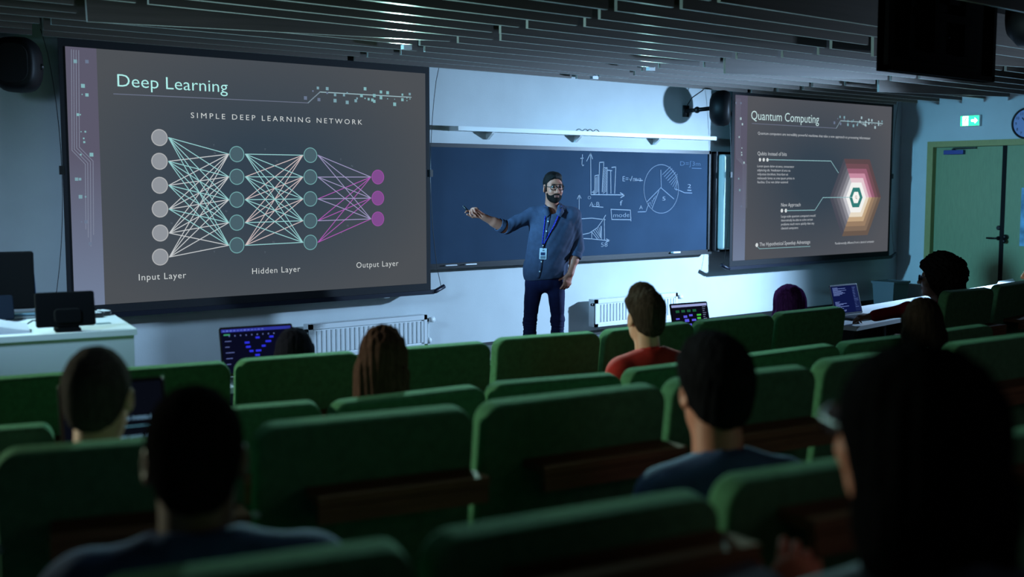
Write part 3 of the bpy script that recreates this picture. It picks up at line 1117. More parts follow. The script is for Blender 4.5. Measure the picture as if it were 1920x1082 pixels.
# shelf rail over the chalkboard
s0, s1 = at(857, 241, 1, -0.12), at(1341, 259, 1, -0.12)
z = float(s0[2] + s1[2]) / 2
sh = thing('shelf_rail', 'long narrow white wall shelf above the chalkboard', 'shelf', ((s0[0] + s1[0]) / 2, 0, z))
mk('shelf_board', G().bb((s0[0], -0.14, z - 0.02), (s1[0], -0.0, z + 0.018)), white_m, sh)
for xp in (918, 1083, 1231):
    X = float(at(xp, 250, 1, -0.06)[0])
    mk('shelf_bracket', G().prism([(X, -0.002, z - 0.02), (X, -0.1, z - 0.02), (X, -0.09, z - 0.035), (X, -0.02, z - 0.085), (X, -0.002, z - 0.085)], (0.03, 0, 0)), white_m, sh)
c = at(1112, 245, 1, -0.07)
o = mk('wire_loop', G().tube([(c[0] - 0.08 + 0.016 * i, -0.07, z + 0.021 + 0.022 * abs(math.sin(i * 0.62))) for i in range(11)], 0.004, 6), black_m, smooth=True)
tag(o, 'short looped black wire lying on the white wall shelf', 'wire')


# ================================================================== WALL AND CEILING FITTINGS
spk_m = mat('speaker_black', (9, 10, 12), 0.5, spec=0.2)
# round-cornered stage speaker, left
sp = at(34, 122, 1, -0.32)
r = thing('loudspeaker', 'black loudspeaker on the wall left of the Deep Learning screen', 'speaker', (sp[0], -0.02, sp[2]))
R = Matrix.Translation((sp[0], -0.32, sp[2])) @ Matrix.Rotation(RAD(-30), 4, 'Z')
hh = (at(34, 70, 1, -0.32)[2] - at(34, 174, 1, -0.32)[2]) / 2
g = G()
n = 28
prof = [(-0.15, 0.55), (-0.13, 0.8), (-0.06, 0.98), (0.04, 1.0), (0.12, 0.93), (0.15, 0.8)]
vs = []
for yy, sc in prof:
    for k in range(n):
        a = 2 * math.pi * k / n
        ca, sa = math.cos(a), math.sin(a)
        vs.append(R @ Vector((0.145 * sc * math.copysign(abs(ca) ** 0.62, ca), -yy, hh * sc * math.copysign(abs(sa) ** 0.8, sa))))
fs = [(i * n + k, i * n + (k + 1) % n, (i + 1) * n + (k + 1) % n, (i + 1) * n + k) for i in range(len(prof) - 1) for k in range(n)]
fs += [tuple(range(n - 1, -1, -1)), tuple((len(prof) - 1) * n + k for k in range(n))]
g.add(vs, fs)
mk('speaker_cabinet', g, spk_m, r, True)
mk('speaker_grille', G().panel(0.2, hh * 1.4, 0.012, 0.08, 0.005, R @ Matrix.Translation((0, -0.152, 0))), mat('grille_black', (8, 8, 9), 0.8, bump=0.4, bscale=300), r)
mk('speaker_bracket', G().tube([(sp[0], -0.02, sp[2]), (sp[0], -0.2, sp[2])], 0.02, 10).box((sp[0], -0.012, sp[2]), (0.09, 0.02, 0.14)), black_m, r)
mk('bracket_bolt', G().ball(tuple(R @ Vector((0.14, 0.0, -0.01))), 0.022).ball(tuple(R @ Vector((-0.14, 0.0, -0.01))), 0.022), black_m, r)
mk('speaker_cable', G().tube([(sp[0] - 0.05, -0.1, sp[2] + hh * 0.8), (sp[0] - 0.1, -0.05, sp[2] + hh * 1.2), (sp[0] - 0.12, -0.02, 2.66)], 0.006, 6), black_m, r)

# oval speaker, right
sp = at(1350, 203, 1, -0.34)
r = thing('loudspeaker', 'oval black loudspeaker on a wall arm between shelf and right screen', 'speaker', (sp[0], -0.02, sp[2]))
hh = (at(1350, 168, 1, -0.34)[2] - at(1350, 236, 1, -0.34)[2]) / 2
R = Matrix.Translation((sp[0], -0.34, sp[2])) @ Matrix.Rotation(RAD(38), 4, 'Z')
vs, prof = [], [(-0.105, 0.5), (-0.085, 0.78), (-0.03, 0.97), (0.04, 1.0), (0.085, 0.93), (0.1, 0.82), (0.105, 0.75)]
for yy, sc in prof:
    for k in range(n):
        a = 2 * math.pi * k / n
        vs.append(R @ Vector((0.165 * sc * math.cos(a), -yy, hh * sc * math.sin(a))))
fs = [(i * n + k, i * n + (k + 1) % n, (i + 1) * n + (k + 1) % n, (i + 1) * n + k) for i in range(len(prof) - 1) for k in range(n)]
fs += [tuple(range(n - 1, -1, -1)), tuple((len(prof) - 1) * n + k for k in range(n))]
mk('speaker_cabinet', G().add(vs, fs), spk_m, r, True)
e = R @ Vector((-0.0, 0.1, 0))
ba = Vector((sp[0] - 0.16, -0.02, sp[2] - 0.02))
mk('speaker_bracket', G().tube([ba, e], 0.022, 10).ball(tuple(ba * 0.55 + e * 0.45), 0.035).box((ba.x, -0.012, ba.z), (0.08, 0.02, 0.12)), black_m, r, True)
mk('speaker_cable', G().tube([tuple(ba + Vector((0, 0, 0.05))), tuple(ba + Vector((0.04, -0.04, 0.14))), tuple(ba + Vector((0.14, -0.1, 0.22))), tuple(ba + Vector((0.2, -0.1, 0.3)))], 0.006, 6), black_m, r)

# speaker high on the right wall, cut by the frame
sp = at(1934, 30, 1, -4.3)
r = thing('loudspeaker', 'black loudspeaker high up at the far right edge beside the hanging cabinet', 'speaker', (sp[0], sp[1], ZC))
mk('speaker_cabinet', G().lathe([(0.03, -0.16), (0.12, -0.15), (0.19, -0.08), (0.2, 0.05), (0.17, 0.13), (0.1, 0.15)], Matrix.Translation(sp) @ Matrix.Rotation(RAD(90), 4, 'X') @ Matrix.Diagonal((0.6, 1.05, 1, 1)), 26), spk_m, r, True)
mk('ceiling_rod', G().tube([tuple(sp), (sp[0], sp[1], ZC)], 0.018, 8), black_m, r)

# display hanging from the ceiling, seen from behind
c0, c1 = at(1664, 131, 1, -4.6), at(1865, 152, 1, -4.6)
zb = float(c0[2])
x0, x1 = float(c0[0]), float(c1[0])
xm = (x0 + x1) / 2
r = thing('hanging_display', 'large black display hanging under the ceiling slats, its back turned to us', 'display', (xm, -4.58, ZC))
shell = mat('display_black', (5, 5, 6), 0.9, spec=0.05)
g = G().bb((x0, -4.6, zb), (x0 + 0.03, -4.53, ZC - 0.02)).bb((x1 - 0.03, -4.6, zb), (x1, -4.53, ZC - 0.02)).bb((x0, -4.6, zb), (x1, -4.53, zb + 0.03)).bb((x0, -4.575, zb), (x1, -4.53, ZC - 0.02))
mk('display_shell', g, shell, r)
mk('display_screen', G().bb((x0 + 0.02, -4.53, zb + 0.02), (x1 - 0.02, -4.525, ZC - 0.04)), mat('screen_off', (6, 7, 9), 0.2), r)
mk('rear_housing', G().panel((x1 - x0) * 0.66, 0.34, 0.03, 0.03, 0.01, Matrix.Translation((xm, -4.588, zb + 0.24))), mat('display_dark', (7, 7, 8), 0.9, spec=0.05), r)
g = G()
for dx in (-0.16, 0.16):
    g.bb((xm + dx - 0.02, -4.64, zb + 0.12), (xm + dx + 0.02, -4.603, ZC))
g.bb((xm - 0.2, -4.65, zb + 0.3), (xm + 0.2, -4.62, zb + 0.34))
mk('ceiling_mount', g, MATS['display_dark'], r)
for dx in (0.03, 0.21):
    mk('status_light', G().ball((xm + dx, -4.606, zb + 0.22 + dx * 0.02), 0.008), mat('lens_grey', (60, 66, 84), 0.2), r)

# little white lamps set between the slats
for i, (p, lab) in enumerate((((762, 90), 'tiny white lamp clipped between ceiling slats above the left screen'), ((1220, 130), 'tiny white lamp clipped between ceiling slats over the chalkboard'), ((1114, 146), 'tiny grey clip at the ceiling slat edge right above the shelf'))):
    c = at(p[0], p[1], 2, ZS)
    o = thing('slat_lamp', lab, 'lamp', (c[0], c[1], ZC))
    mk('lamp_body', G().bb((c[0] - 0.035, c[1] - 0.02, ZS - 0.012), (c[0] + 0.035, c[1] + 0.02, ZS + 0.02)).bb((c[0] - 0.01, c[1] - 0.01, ZS), (c[0] + 0.01, c[1] + 0.01, ZC)), white_m if i < 2 else steel_m, o)

# exit sign
e0, e1 = at(1800, 216.5, 0, XR - 0.05), at(1837, 236.5, 0, XR - 0.05)
ey0, ey1, ez1, ez0 = float(e0[1]), float(e1[1]), float(e0[2]), float(e1[2])
r = thing('exit_sign', 'glowing green and white exit sign on the wall above the door', 'exit sign', (XR, (ey0 + ey1) / 2, ez0))
mk('sign_housing', G().panel(abs(ey0 - ey1), ez1 - ez0, 0.05, 0.01, 0.008, Matrix.Translation((XR - 0.027, (ey0 + ey1) / 2, (ez0 + ez1) / 2)) @ Matrix.Rotation(math.pi / 2, 4, 'Z')), white_m, r)
yw = ey0 - ey1
fx = XR - 0.0535
mk('sign_face', G().bb((fx, ey1 + 0.012, ez0 + 0.012), (fx + 0.003, ey0 - 0.012, ez1 - 0.012)), emit('sign_green', (30, 190, 110), 5), r)


def sg(u, v):
    """point on the sign face, u 0..1 to the right, v 0..1 up"""
    return (fx - 0.002, ey0 - 0.012 - u * (yw - 0.024), ez0 + 0.012 + v * (ez1 - ez0 - 0.024))


g = G()
g.add([sg(0.12, 0.04), sg(0.42, 0.04), sg(0.42, 0.96), sg(0.12, 0.96)], [(0, 1, 2, 3)])
g.add([sg(0.60, 0.40), sg(0.78, 0.40), sg(0.78, 0.60), sg(0.60, 0.60)], [(0, 1, 2, 3)])
g.add([sg(0.78, 0.2), sg(0.93, 0.5), sg(0.78, 0.8)], [(0, 1, 2)])
mk('sign_pictogram', g, emit('sign_white', (235, 255, 250), 12), r)
g = G()
hd = sg(0.30, 0.8)
g.disc((hd[0] - 0.001, hd[1], hd[2]), 0.012, (0, -1, 0), (0, 0, 1), 14)
for a, b in (((0.29, 0.68), (0.26, 0.42)), ((0.26, 0.42), (0.33, 0.28)), ((0.33, 0.28), (0.30, 0.1)), ((0.26, 0.42), (0.2, 0.28)), ((0.2, 0.28), (0.14, 0.26)), ((0.29, 0.66), (0.36, 0.52)), ((0.29, 0.66), (0.22, 0.56))):
    A, B_ = sg(*a), sg(*b)
    g.line([(A[0] - 0.001, A[1], A[2]), (B_[0] - 0.001, B_[1], B_[2])], 0.012, (-1, 0, 0))
mk('sign_figure', g, emit('sign_green_dim', (40, 200, 130), 2.2), r)

# wall clock, half outside the frame
ck = at(1925, 231, 0, XR - 0.03)
rr = float(at(1925, 201, 0, XR - 0.03)[2] - ck[2])
r = thing('wall_clock', 'round wall clock with black rim at the right edge by the exit sign', 'clock', (XR, ck[1], ck[2]))
MM = Matrix.Translation((XR, ck[1], ck[2])) @ Matrix.Rotation(-math.pi / 2, 4, 'Y')
mk('clock_case', G().lathe([(rr, 0), (rr, 0.03), (rr * 0.96, 0.045), (rr * 0.88, 0.04), (rr * 0.87, 0.02)], MM, 40), black_m, r, True)
mk('clock_face', G().lathe([(rr * 0.88, 0.018), (rr * 0.88, 0.024)], MM, 40), mat('clock_face', (150, 160, 205), 0.5), r)
g = G()
for hnum in range(1, 13):
    a = RAD(90 - 30 * hnum)
    c = Vector((XR - 0.026, ck[1] - math.cos(a) * rr * 0.7, ck[2] + math.sin(a) * rr * 0.7))
    g.text(str(hnum), c - Vector((0, 0, 1)) * rr * 0.09, Vector((0, -1, 0)), Z3, rr * 0.18, align='C')
mk('clock_numerals', g, black_m, r)
cc = Vector((XR - 0.029, ck[1], ck[2]))
mk('clock_hand', G().line([cc, cc + Vector((0, 0.3 * rr, 0.35 * rr))], 0.012, (-1, 0, 0)), black_m, r)
mk('clock_hand', G().line([cc, cc + Vector((0, -0.2 * rr, 0.6 * rr))], 0.008, (-1, 0, 0)), black_m, r)

# notice on the fixed door leaf at the very edge
p0, p1 = at(1916, 352, 0, XR + 0.04), at(1930, 462, 0, XR + 0.04)
o = mk('notice_sheet', G().bb((XR + 0.036, p1[1], p1[2]), (XR + 0.0395, p0[1], p0[2])), mat('notice_paper', (120, 170, 205), 0.7, vary=0.4, vscale=9))
tag(o, 'pale blue notice sheet on the fixed door leaf at the right edge', 'notice')

# radiators
rad_m = mat('radiator_enamel', (222, 228, 230), 0.35)
for tl, tr, hpx, lab in (((580, 609), (801, 591), 66, 'wide white panel radiator under the left screen and behind the front row'), ((1117, 562), (1271, 549), 48, 'white panel radiator under the chalkboard right of the lecturer')):
    y1 = -0.17
    a, b = at(*tl, 1, y1), at(*tr, 1, y1)
    x0, x1, z1 = float(a[0]), float(b[0]), float(a[2] + b[2]) / 2
    z0 = float(at(tl[0], tl[1] + hpx, 1, y1)[2])
    z0 = min(z0, z1 - 0.27)
    r = thing('radiator', lab, 'radiator', ((x0 + x1) / 2, 0, z0))
    g = G().bb((x0, y1 + 0.012, z0), (x1, y1 + 0.10, z1)).bb((x0, y1, z1 - 0.04), (x1, y1 + 0.02, z1)).bb((x0, y1, z0), (x1, y1 + 0.02, z0 + 0.03))
    g.bb((x0, y1, z0), (x0 + 0.035, y1 + 0.02, z1)).bb((x1 - 0.03, y1, z0), (x1, y1 + 0.02, z1))
    mk('radiator_panel', g, rad_m, r)
    g = G()
    nf = int((x1 - x0 - 0.07) / 0.042)
    for i in range(nf):
        X = x0 + 0.05 + (x1 - x0 - 0.09) * i / (nf - 1)
        g.prism([(X - 0.017, y1 + 0.013, z0 + 0.04), (X - 0.012, y1 + 0.003, z0 + 0.045), (X + 0.012, y1 + 0.003, z0 + 0.045), (X + 0.017, y1 + 0.013, z0 + 0.04)], (0, 0, z1 - z0 - 0.095))
    mk('radiator_flutes', g, rad_m, r)
    g = G()
    for s, X in ((-1, x0), (1, x1)):
        g.tube([(X - s * 0.01, y1 + 0.03, z1 - 0.05), (X + s * 0.03, y1 + 0.03, z1 - 0.05)], 0.014, 10)
    mk('radiator_plug', g, black_m, r)
    mk('radiator_valve', G().tube([(x1 + 0.03, y1 + 0.03, z1 - 0.05), (x1 + 0.09, y1 + 0.03, z1 - 0.05)], [0.02, 0.026], 12).ball((x1 + 0.045, y1 + 0.05, z0 + 0.05), 0.03), white_m, r, True)
    mk('radiator_pipe', G().tube([(x1 + 0.045, y1 + 0.06, z1 - 0.05), (x1 + 0.045, y1 + 0.06, 0.0)], 0.01, 8), white_m, r)
    for X in (x0 + 0.2, x1 - 0.2):
        mk('wall_bracket', G().bb((X, y1 + 0.09, z0 + 0.05), (X + 0.03, -0.001, z0 + 0.12)), steel_m, r)

# pale bin in the far corner
b0_, b1_ = at(1655, 530, 1, -0.35), at(1690, 530, 1, -0.35)
X = float(b0_[0] + b1_[0]) / 2 + 0.05
hb = float(b0_[2])
r = thing('waste_bin', 'pale grey waste bin standing in the corner under the right screen', 'bin', (X, -0.3, 0))
g = G()
g.add([(X - 0.14, -0.42, 0), (X + 0.14, -0.42, 0), (X + 0.14, -0.18, 0), (X - 0.14, -0.18, 0), (X - 0.17, -0.45, hb), (X + 0.17, -0.45, hb), (X + 0.17, -0.15, hb), (X - 0.17, -0.15, hb)],
      [(3, 2, 1, 0), (0, 1, 5, 4), (1, 2, 6, 5), (2, 3, 7, 6), (3, 0, 4, 7), (4, 5, 6, 7)])
mk('bin_body', g, mat('bin_grey', (92, 104, 108), 0.6), r)
mk('bin_rim', G().bb((X - 0.18, -0.46, hb - 0.02), (X + 0.18, -0.45, hb + 0.005)).bb((X - 0.18, -0.15, hb - 0.02), (X + 0.18, -0.14, hb + 0.005)).bb((X - 0.18, -0.45, hb - 0.02), (X - 0.17, -0.15, hb + 0.005)).bb((X + 0.17, -0.45, hb - 0.02), (X + 0.18, -0.15, hb + 0.005)), MATS['bin_grey'], r)


# ================================================================== SEATS
green_m = mat('seat_green_wool', (70, 112, 82), 0.95, spec=0.08, vary=0.14, vscale=40, bump=0.2, bscale=500, sheen=0.15)
oak_m = mat('tablet_wood', (104, 76, 54), 0.7, spec=0.15, vary=0.25, vscale=5, stretch=(1.5, 14, 14))
frame_grey = mat('seat_frame_grey', (40, 43, 46), 0.5, 0.6)
cap_m = mat('bracket_white', (190, 205, 208), 0.4)

W0 = 0.6


def make_seat(H, ledge, label):
    """local: x along the row, y to the front wall, z up from the row's floor; backrest plane at y = 0, top at H"""
    r = thing('auditorium_seat', label, 'seat', (0, 0, 0))
    bh = 0.52
    tilt = Matrix.Translation((0, 0, H - bh)) @ Matrix.Rotation(RAD(7), 4, 'X')
    b = mk('backrest', G().panel(W0 - 0.012, bh, 0.07, 0.055, 0.014, tilt @ Matrix.Translation((0, 0, bh / 2)), 8, 5), green_m, r, local=True)
    shade(b, 50)
    sb = mk('seat_cushion', G().panel(W0 - 0.05, 0.44, 0.10, 0.07, 0.03, Matrix.Translation((0, 0.27, 0.345)) @ Matrix.Rotation(RAD(90), 4, 'X')), green_m, r, local=True)
    shade(sb, 50)
    g = G()
    z = H - ledge
    g.prism([(-0.17, -0.19, z), (0.295, -0.19, z), (0.275, -0.05, z), (-0.17, -0.05, z)], (0, 0, 0.022))
    g.prism([(-0.17, -0.192, z - 0.045), (0.29, -0.192, z - 0.045), (0.29, -0.17, z - 0.045), (-0.17, -0.17, z - 0.045)], (0, 0, 0.042))
    mk('writing_tablet', g, oak_m, r, local=True)
    for s in (-1, 1):
        mk('leg', G().bb((s * 0.26 - 0.02, -0.09, 0), (s * 0.26 + 0.02, -0.045, H - bh + 0.15)).bb((s * 0.26 - 0.02, -0.07, 0.30), (s * 0.26 + 0.02, 0.4, 0.36)).bb((s * 0.26 - 0.03, -0.12, 0.0), (s * 0.26 + 0.03, 0.12, 0.015)), frame_grey, r, local=True)
    mk('corner_bracket', G().ball((-W0 / 2 + 0.006, -0.062, H - ledge - 0.035), (0.016, 0.014, 0.011)), cap_m, r, local=True)
    return r


def seat_row(Z, floor, ledge, spans):
    first = None
    for (a, b, label) in spans:
        A, B_ = at(*a, 2, Z), at(*b, 2, Z)
        d = B_ - A
        L = float(np.linalg.norm(d))
        rz = math.atan2(d[1], d[0])
        # top edge the camera sees lies at the back of the panel; the panel leans 7 degrees
        off = 0.02
        c = (A + B_) / 2 + np.array([-math.sin(rz), math.cos(rz), 0]) * off
        loc = (c[0], c[1], floor)
        if first is None:
            first = make_seat(Z - floor, ledge, label)
            o = first
            o.location = loc
            o.rotation_euler = (0, 0, rz)
            o.scale = (L / W0, 1, 1)
        else:
            o = clone(first, loc, rz, label, L / W0)
        o['group'] = 'green seats of the lecture hall'


seat_row(0.90, FL['A'], 0.27, [
    ((-70, 708), (183, 690.5), 'green seat in the front row at the photo left edge below the white desk'),
    ((187, 690), (428, 673), 'green front-row seat beside the lecturer desk, left of the blue-screened laptop'),
    ((434, 671.5), (669, 654.5), 'green front-row seat whose occupant is the dark head before the blue laptop'),
    ((673, 654.5), (911, 636.5), 'green front-row seat with the brown-haired head covering its left end'),
    ((917, 632), (1115, 618), 'green front-row seat directly below the standing lecturer'),
    ((1118, 617), (1287, 600), 'green front-row seat partly covered by the short-haired head in red'),
    ((1292, 599.5), (1437, 586), 'green front-row seat just left of the purple-haired head'),
    ((1441, 585), (1570, 571.5), 'green front-row seat behind the purple-haired head, ending at the aisle'),
])
seat_row(0.94, FL['A'], 0.27, [
    ((1757, 545), (1848, 537), 'green front-row seat right of the aisle behind the curly-haired person'),
    ((1853, 534), (1935, 522), 'green front-row seat at the photo right edge beyond the curly-haired person'),
])
seat_row(0.91, FL['B'], 0.25, [
    ((-150, 806), (103, 787), 'green second-row seat at the left edge beside the grey-haired head'),
    ((110, 786.5), (325, 769), 'green second-row seat hidden by the text laptop and the grey-haired man'),
    ((331, 766), (597, 745), 'green second-row seat right of the big dark head, ending at a white bracket'),
    ((605, 749), (897, 716), 'green second-row seat right behind the long-haired woman'),
    ((902, 714), (1154, 694), 'green second-row seat left of the boy in the red top'),
    ((1158, 690), (1345, 668), 'green second-row seat right behind the boy in the red top'),
    ((1350, 666), (1556, 640), 'green second-row seat just right of the dark round head'),
    ((1560, 640), (1692, 625), 'green second-row seat below the aisle table, left of the far brown head'),
    ((1697, 624), (1842, 604.5), 'green second-row seat right of the far brown head'),
])
seat_row(1.05, FL['C'], 0.19, [
    ((-15, 836), (455, 801), 'green third-row seat at left behind the grey-haired man'),
    ((464, 790), (872, 752), 'large green third-row seat in the middle, right of the big bald-cropped head'),
    ((880, 750.5), (1226, 712), 'large green third-row seat in the middle with brightly lit left edge'),
    ((1231, 708), (1506, 679), 'green third-row seat mostly behind the man in the blue shirt'),
    ((1512, 673), (1746, 643), 'green third-row seat between the blue shirt man and the nearest dark head'),
    ((1752, 642), (1960, 617), 'green third-row seat at the right edge above the nearest dark head'),
])
seat_row(1.10, FL['D'], 0.085, [
    ((160, 1075), (757, 994), 'green fourth-row seat at the bottom behind the big cropped head'),
    ((772, 990), (1312, 904.5), 'wide green fourth-row seat at bottom centre'),
    ((1318, 887), (1722, 828), 'green fourth-row seat behind the man in the blue shirt'),
    ((1730, 824), (2080, 768), 'green fourth-row seat at the right edge behind the nearest dark head'),
])

# ================================================================== TABLES
TZ = 0.64
tw = mat('table_top_white', (206, 212, 214), 0.35)
tdark = mat('table_dark', (20, 21, 22), 0.6)


def table(name, label, p0, ux, L, D, z, left_leg=True):
    """p0 = near left corner, ux = angle of the near edge"""
    r = thing(name, label, 'table', (p0[0], p0[1], 0), ux)
    M = Matrix.Translation((p0[0], p0[1], 0)) @ Matrix.Rotation(ux, 4, 'Z')

    def P(x, y, z_):
        return M @ Vector((x, y, z_))
    mk('table_top', G().prism([P(0, 0, z - 0.03), P(L, 0, z - 0.03), P(L, D, z - 0.03), P(0, D, z - 0.03)], (0, 0, 0.03)), tw, r)
    mk('modesty_panel', G().prism([P(0.05, D - 0.08, 0.18), P(L - 0.05, D - 0.08, 0.18), P(L - 0.05, D - 0.05, 0.18), P(0.05, D - 0.05, 0.18)], (0, 0, z - 0.21)), tdark, r)
    for i in range(max(2, int(L / 1.5) + 1)):
        x = 0.08 + (L - 0.2) * i / (max(2, int(L / 1.5) + 1) - 1)
        mk('leg', G().prism([P(x, 0.06, 0), P(x + 0.05, 0.06, 0), P(x + 0.05, D - 0.1, 0), P(x, D - 0.1, 0)], (0, 0, z - 0.03)), tdark, r)
    return r


table('front_table', 'long white-topped table before the front seats, mostly hidden behind them', (2.28, -3.02), RAD(-4), 3.75, 0.5, TZ)
q0, q1 = at(1606, 613, 2, TZ), at(1680, 599, 2, TZ)
q2 = at(1652, 575, 2, TZ)
ang = math.atan2(q1[1] - q0[1], q1[0] - q0[0])
table('front_table', 'white-topped table end at right carrying the open laptop, beyond the aisle', (q0[0], q0[1]), ang, 4.6, 0.62, TZ)
# loose sheet
o = mk('paper_sheet', G().prism([at(*p, 2, TZ + 0.001) for p in ((1868, 536), (1904, 530), (1899, 523), (1872, 528))], (0, 0, 0.004)), white_m)
tag(o, 'bright white paper sheet on the far table at the right edge', 'paper')

# ================================================================== LECTURER'S DESK AND WHAT STANDS ON IT
DZ = 0.95
A, B_ = at(257, 617, 2, DZ), at(0, 632, 2, DZ)
rzd = math.atan2(A[1] - B_[1], A[0] - B_[0])
DM = Matrix.Translation((A[0], A[1], 0)) @ Matrix.Rotation(rzd, 4, 'Z')       # origin at the near right corner, x along the front edge


def D_(x, y, z):
    return tuple(DM @ Vector((x, y, z)))


desk = thing('lecturer_desk', 'white lecturer desk at the left edge with screens and remotes on it', 'desk', tuple(DM.translation), rzd)
mk('desk_top', G().prism([D_(-1.7, 0, DZ - 0.028), D_(0, 0, DZ - 0.028), D_(0, 0.69, DZ - 0.028), D_(-1.7, 0.69, DZ - 0.028)], (0, 0, 0.028)), mat('desk_white', (214, 222, 222), 0.3), desk)
dw = mat('desk_side_white', (198, 206, 208), 0.45)
mk('front_panel', G().prism([D_(-1.69, 0.015, 0.02), D_(-0.012, 0.015, 0.02), D_(-0.012, 0.04, 0.02), D_(-1.69, 0.04, 0.02)], (0, 0, DZ - 0.048)), dw, desk)
for x in (-0.04, -1.69):
    mk('side_panel', G().prism([D_(x, 0.04, 0), D_(x + 0.028, 0.04, 0), D_(x + 0.028, 0.67, 0), D_(x, 0.67, 0)], (0, 0, DZ - 0.028)), dw, desk)


def dpt(px_, py_, z=DZ):
    """desk-top point under a pixel, in world"""
    return Vector(at(px_, py_, 2, z))


# touch panel, seen from behind
c = dpt(130, 622)
r = thing('touch_panel', 'small black touch panel on a stand on the white desk, seen from behind', 'touch panel', tuple(c), rzd)
M = Matrix.Translation(c) @ Matrix.Rotation(rzd, 4, 'Z')
k = 0.0026
sh_ = mk('panel_shell', G().panel(0.262, 0.165, 0.018, 0.012, 0.006, M @ Matrix.Translation((-0.012, 0.02, 0.105)) @ Matrix.Rotation(RAD(-14), 4, 'X')), mat('panel_black', (9, 10, 11), 0.9, spec=0.08), r)
mk('panel_back', G().panel(0.12, 0.07, 0.02, 0.02, 0.008, M @ Matrix.Translation((-0.005, 0.0, 0.075)) @ Matrix.Rotation(RAD(-14), 4, 'X')), MATS['panel_black'], r)
mk('panel_stand', G().box(tuple(c + Vector((0, 0.03, 0.01))), (0.11, 0.1, 0.014), rzd).box(tuple(c + Vector((0.0, 0.012, 0.045))), (0.09, 0.03, 0.07), rzd), MATS['panel_black'], r)

# remotes
for i, (pp, ln, lab) in enumerate((((178, 594), 0.10, 'black remote with pale keys lying on the white desk beside the touch panel'), ((195, 591), 0.075, 'small dark rounded remote farthest right on the white desk'))):
    c = dpt(*pp)
    a = rzd + RAD(100 if i == 0 else 110)
    r = thing('remote_control', lab, 'remote control', tuple(c), a)
    M = Matrix.Translation(c) @ Matrix.Rotation(a, 4, 'Z')
    mk('remote_body', G().panel(ln * 1.3, 0.055, 0.024, 0.012 if i == 0 else 0.024, 0.007, M @ Matrix.Translation((0, 0, 0.012)) @ Matrix.Rotation(RAD(90), 4, 'X')), black_m, r)
    g = G()
    for u in range(4):
        for v in range(2):
            p = M @ Vector(((u - 1.5) * ln * 0.28, (v - 0.5) * 0.022, 0.0255))
            g.box(tuple(p), (ln * 0.2, 0.014, 0.003), a)
    mk('remote_keys', g, white_m, r)
c = dpt(193, 607)
o = mk('key_card', G().box((c.x, c.y, DZ + 0.0015), (0.07, 0.045, 0.003), rzd + 0.1), mat('card_grey', (96, 120, 124), 0.5))
tag(o, 'thin grey card lying flat on the white desk near its corner', 'card')

# sticker-covered laptop, lid towards us
c = dpt(52, 607)
r = thing('laptop', 'grey blue laptop covered in stickers on the white desk left of the touch panel', 'laptop', tuple(c), rzd)
M = Matrix.Translation(c) @ Matrix.Rotation(rzd, 4, 'Z')
lid = M @ Matrix.Translation((-0.02, 0.22, 0.02)) @ Matrix.Rotation(RAD(62), 4, 'X')
mk('laptop_base', G().panel(0.33, 0.22, 0.016, 0.012, 0.005, M @ Matrix.Translation((-0.02, 0.33, 0.009)) @ Matrix.Rotation(RAD(90), 4, 'X')), steel_m, r)
ld = mk('laptop_lid', G().panel(0.33, 0.2, 0.008, 0.012, 0.003, lid @ Matrix.Translation((0, 0, -0.08))), mat('lid_blue_grey', (86, 116, 132), 0.4, 0.3), r)
rs = np.random.RandomState(4)
for i, (u, v, ru, rv, colr) in enumerate(((-0.1, 0.03, 0.03, 0.018, (170, 160, 150)), (0.0, 0.05, 0.03, 0.01, (40, 52, 90)), (-0.03, 0.0, 0.035, 0.012, (150, 190, 200)), (0.07, 0.02, 0.036, 0.014, (70, 84, 150)), (-0.11, -0.05, 0.02, 0.014, (200, 200, 205)), (0.02, -0.055, 0.022, 0.018, (40, 44, 50)), (0.09, -0.05, 0.034, 0.014, (110, 110, 170)))):
    pl = [lid @ Vector((u + ru * math.cos(t), -0.0048, v - 0.08 + rv * math.sin(t))) for t in [2 * math.pi * q / 16 for q in range(16)]]
    mk('sticker', G().add(pl, [tuple(range(16))]), mat('sticker_%d' % i, colr, 0.5), ld)

# papers in front of it and a dark case at the left edge
c = dpt(30, 626)
M = Matrix.Translation(c) @ Matrix.Rotation(rzd, 4, 'Z')
g = G()
for i in range(13):
    u = i / 12
    x = -0.3 + 0.36 * u
    zz = 0.012 + 0.035 * max(0, math.sin(math.pi * (0.2 + 0.75 * u))) ** 2
    g.v += [tuple(M @ Vector((x, 0.005, zz))), tuple(M @ Vector((x, 0.15, zz + 0.02))), tuple(M @ Vector((x, 0.005, 0.0))), tuple(M @ Vector((x, 0.15, 0.0)))]
for i in range(12):
    a = 4 * i
    g.f += [(a, a + 4, a + 5, a + 1), (a + 2, a + 3, a + 7, a + 6), (a, a + 2, a + 6, a + 4), (a + 1, a + 5, a + 7, a + 3)]
g.f += [(0, 1, 3, 2), (48, 50, 51, 49)]
o = shade(mk('paper_stack', g, mat('paper_grey', (170, 174, 184), 0.7)), 40)
tag(o, 'curling pale grey paper stack at the desk front edge, far left', 'papers')
c = dpt(4, 604)
o = mk('tablet_case', G().panel(0.2, 0.14, 0.02, 0.015, 0.006, Matrix.Translation(c + Vector((-0.04, 0.02, 0.07))) @ Matrix.Rotation(rzd, 4, 'Z') @ Matrix.Rotation(RAD(-35), 4, 'X')), mat('case_navy', (12, 18, 28), 0.9, spec=0.05))
tag(o, 'dark navy tablet case leaning on the desk at the left edge', 'tablet case')
c = dpt(80, 612)
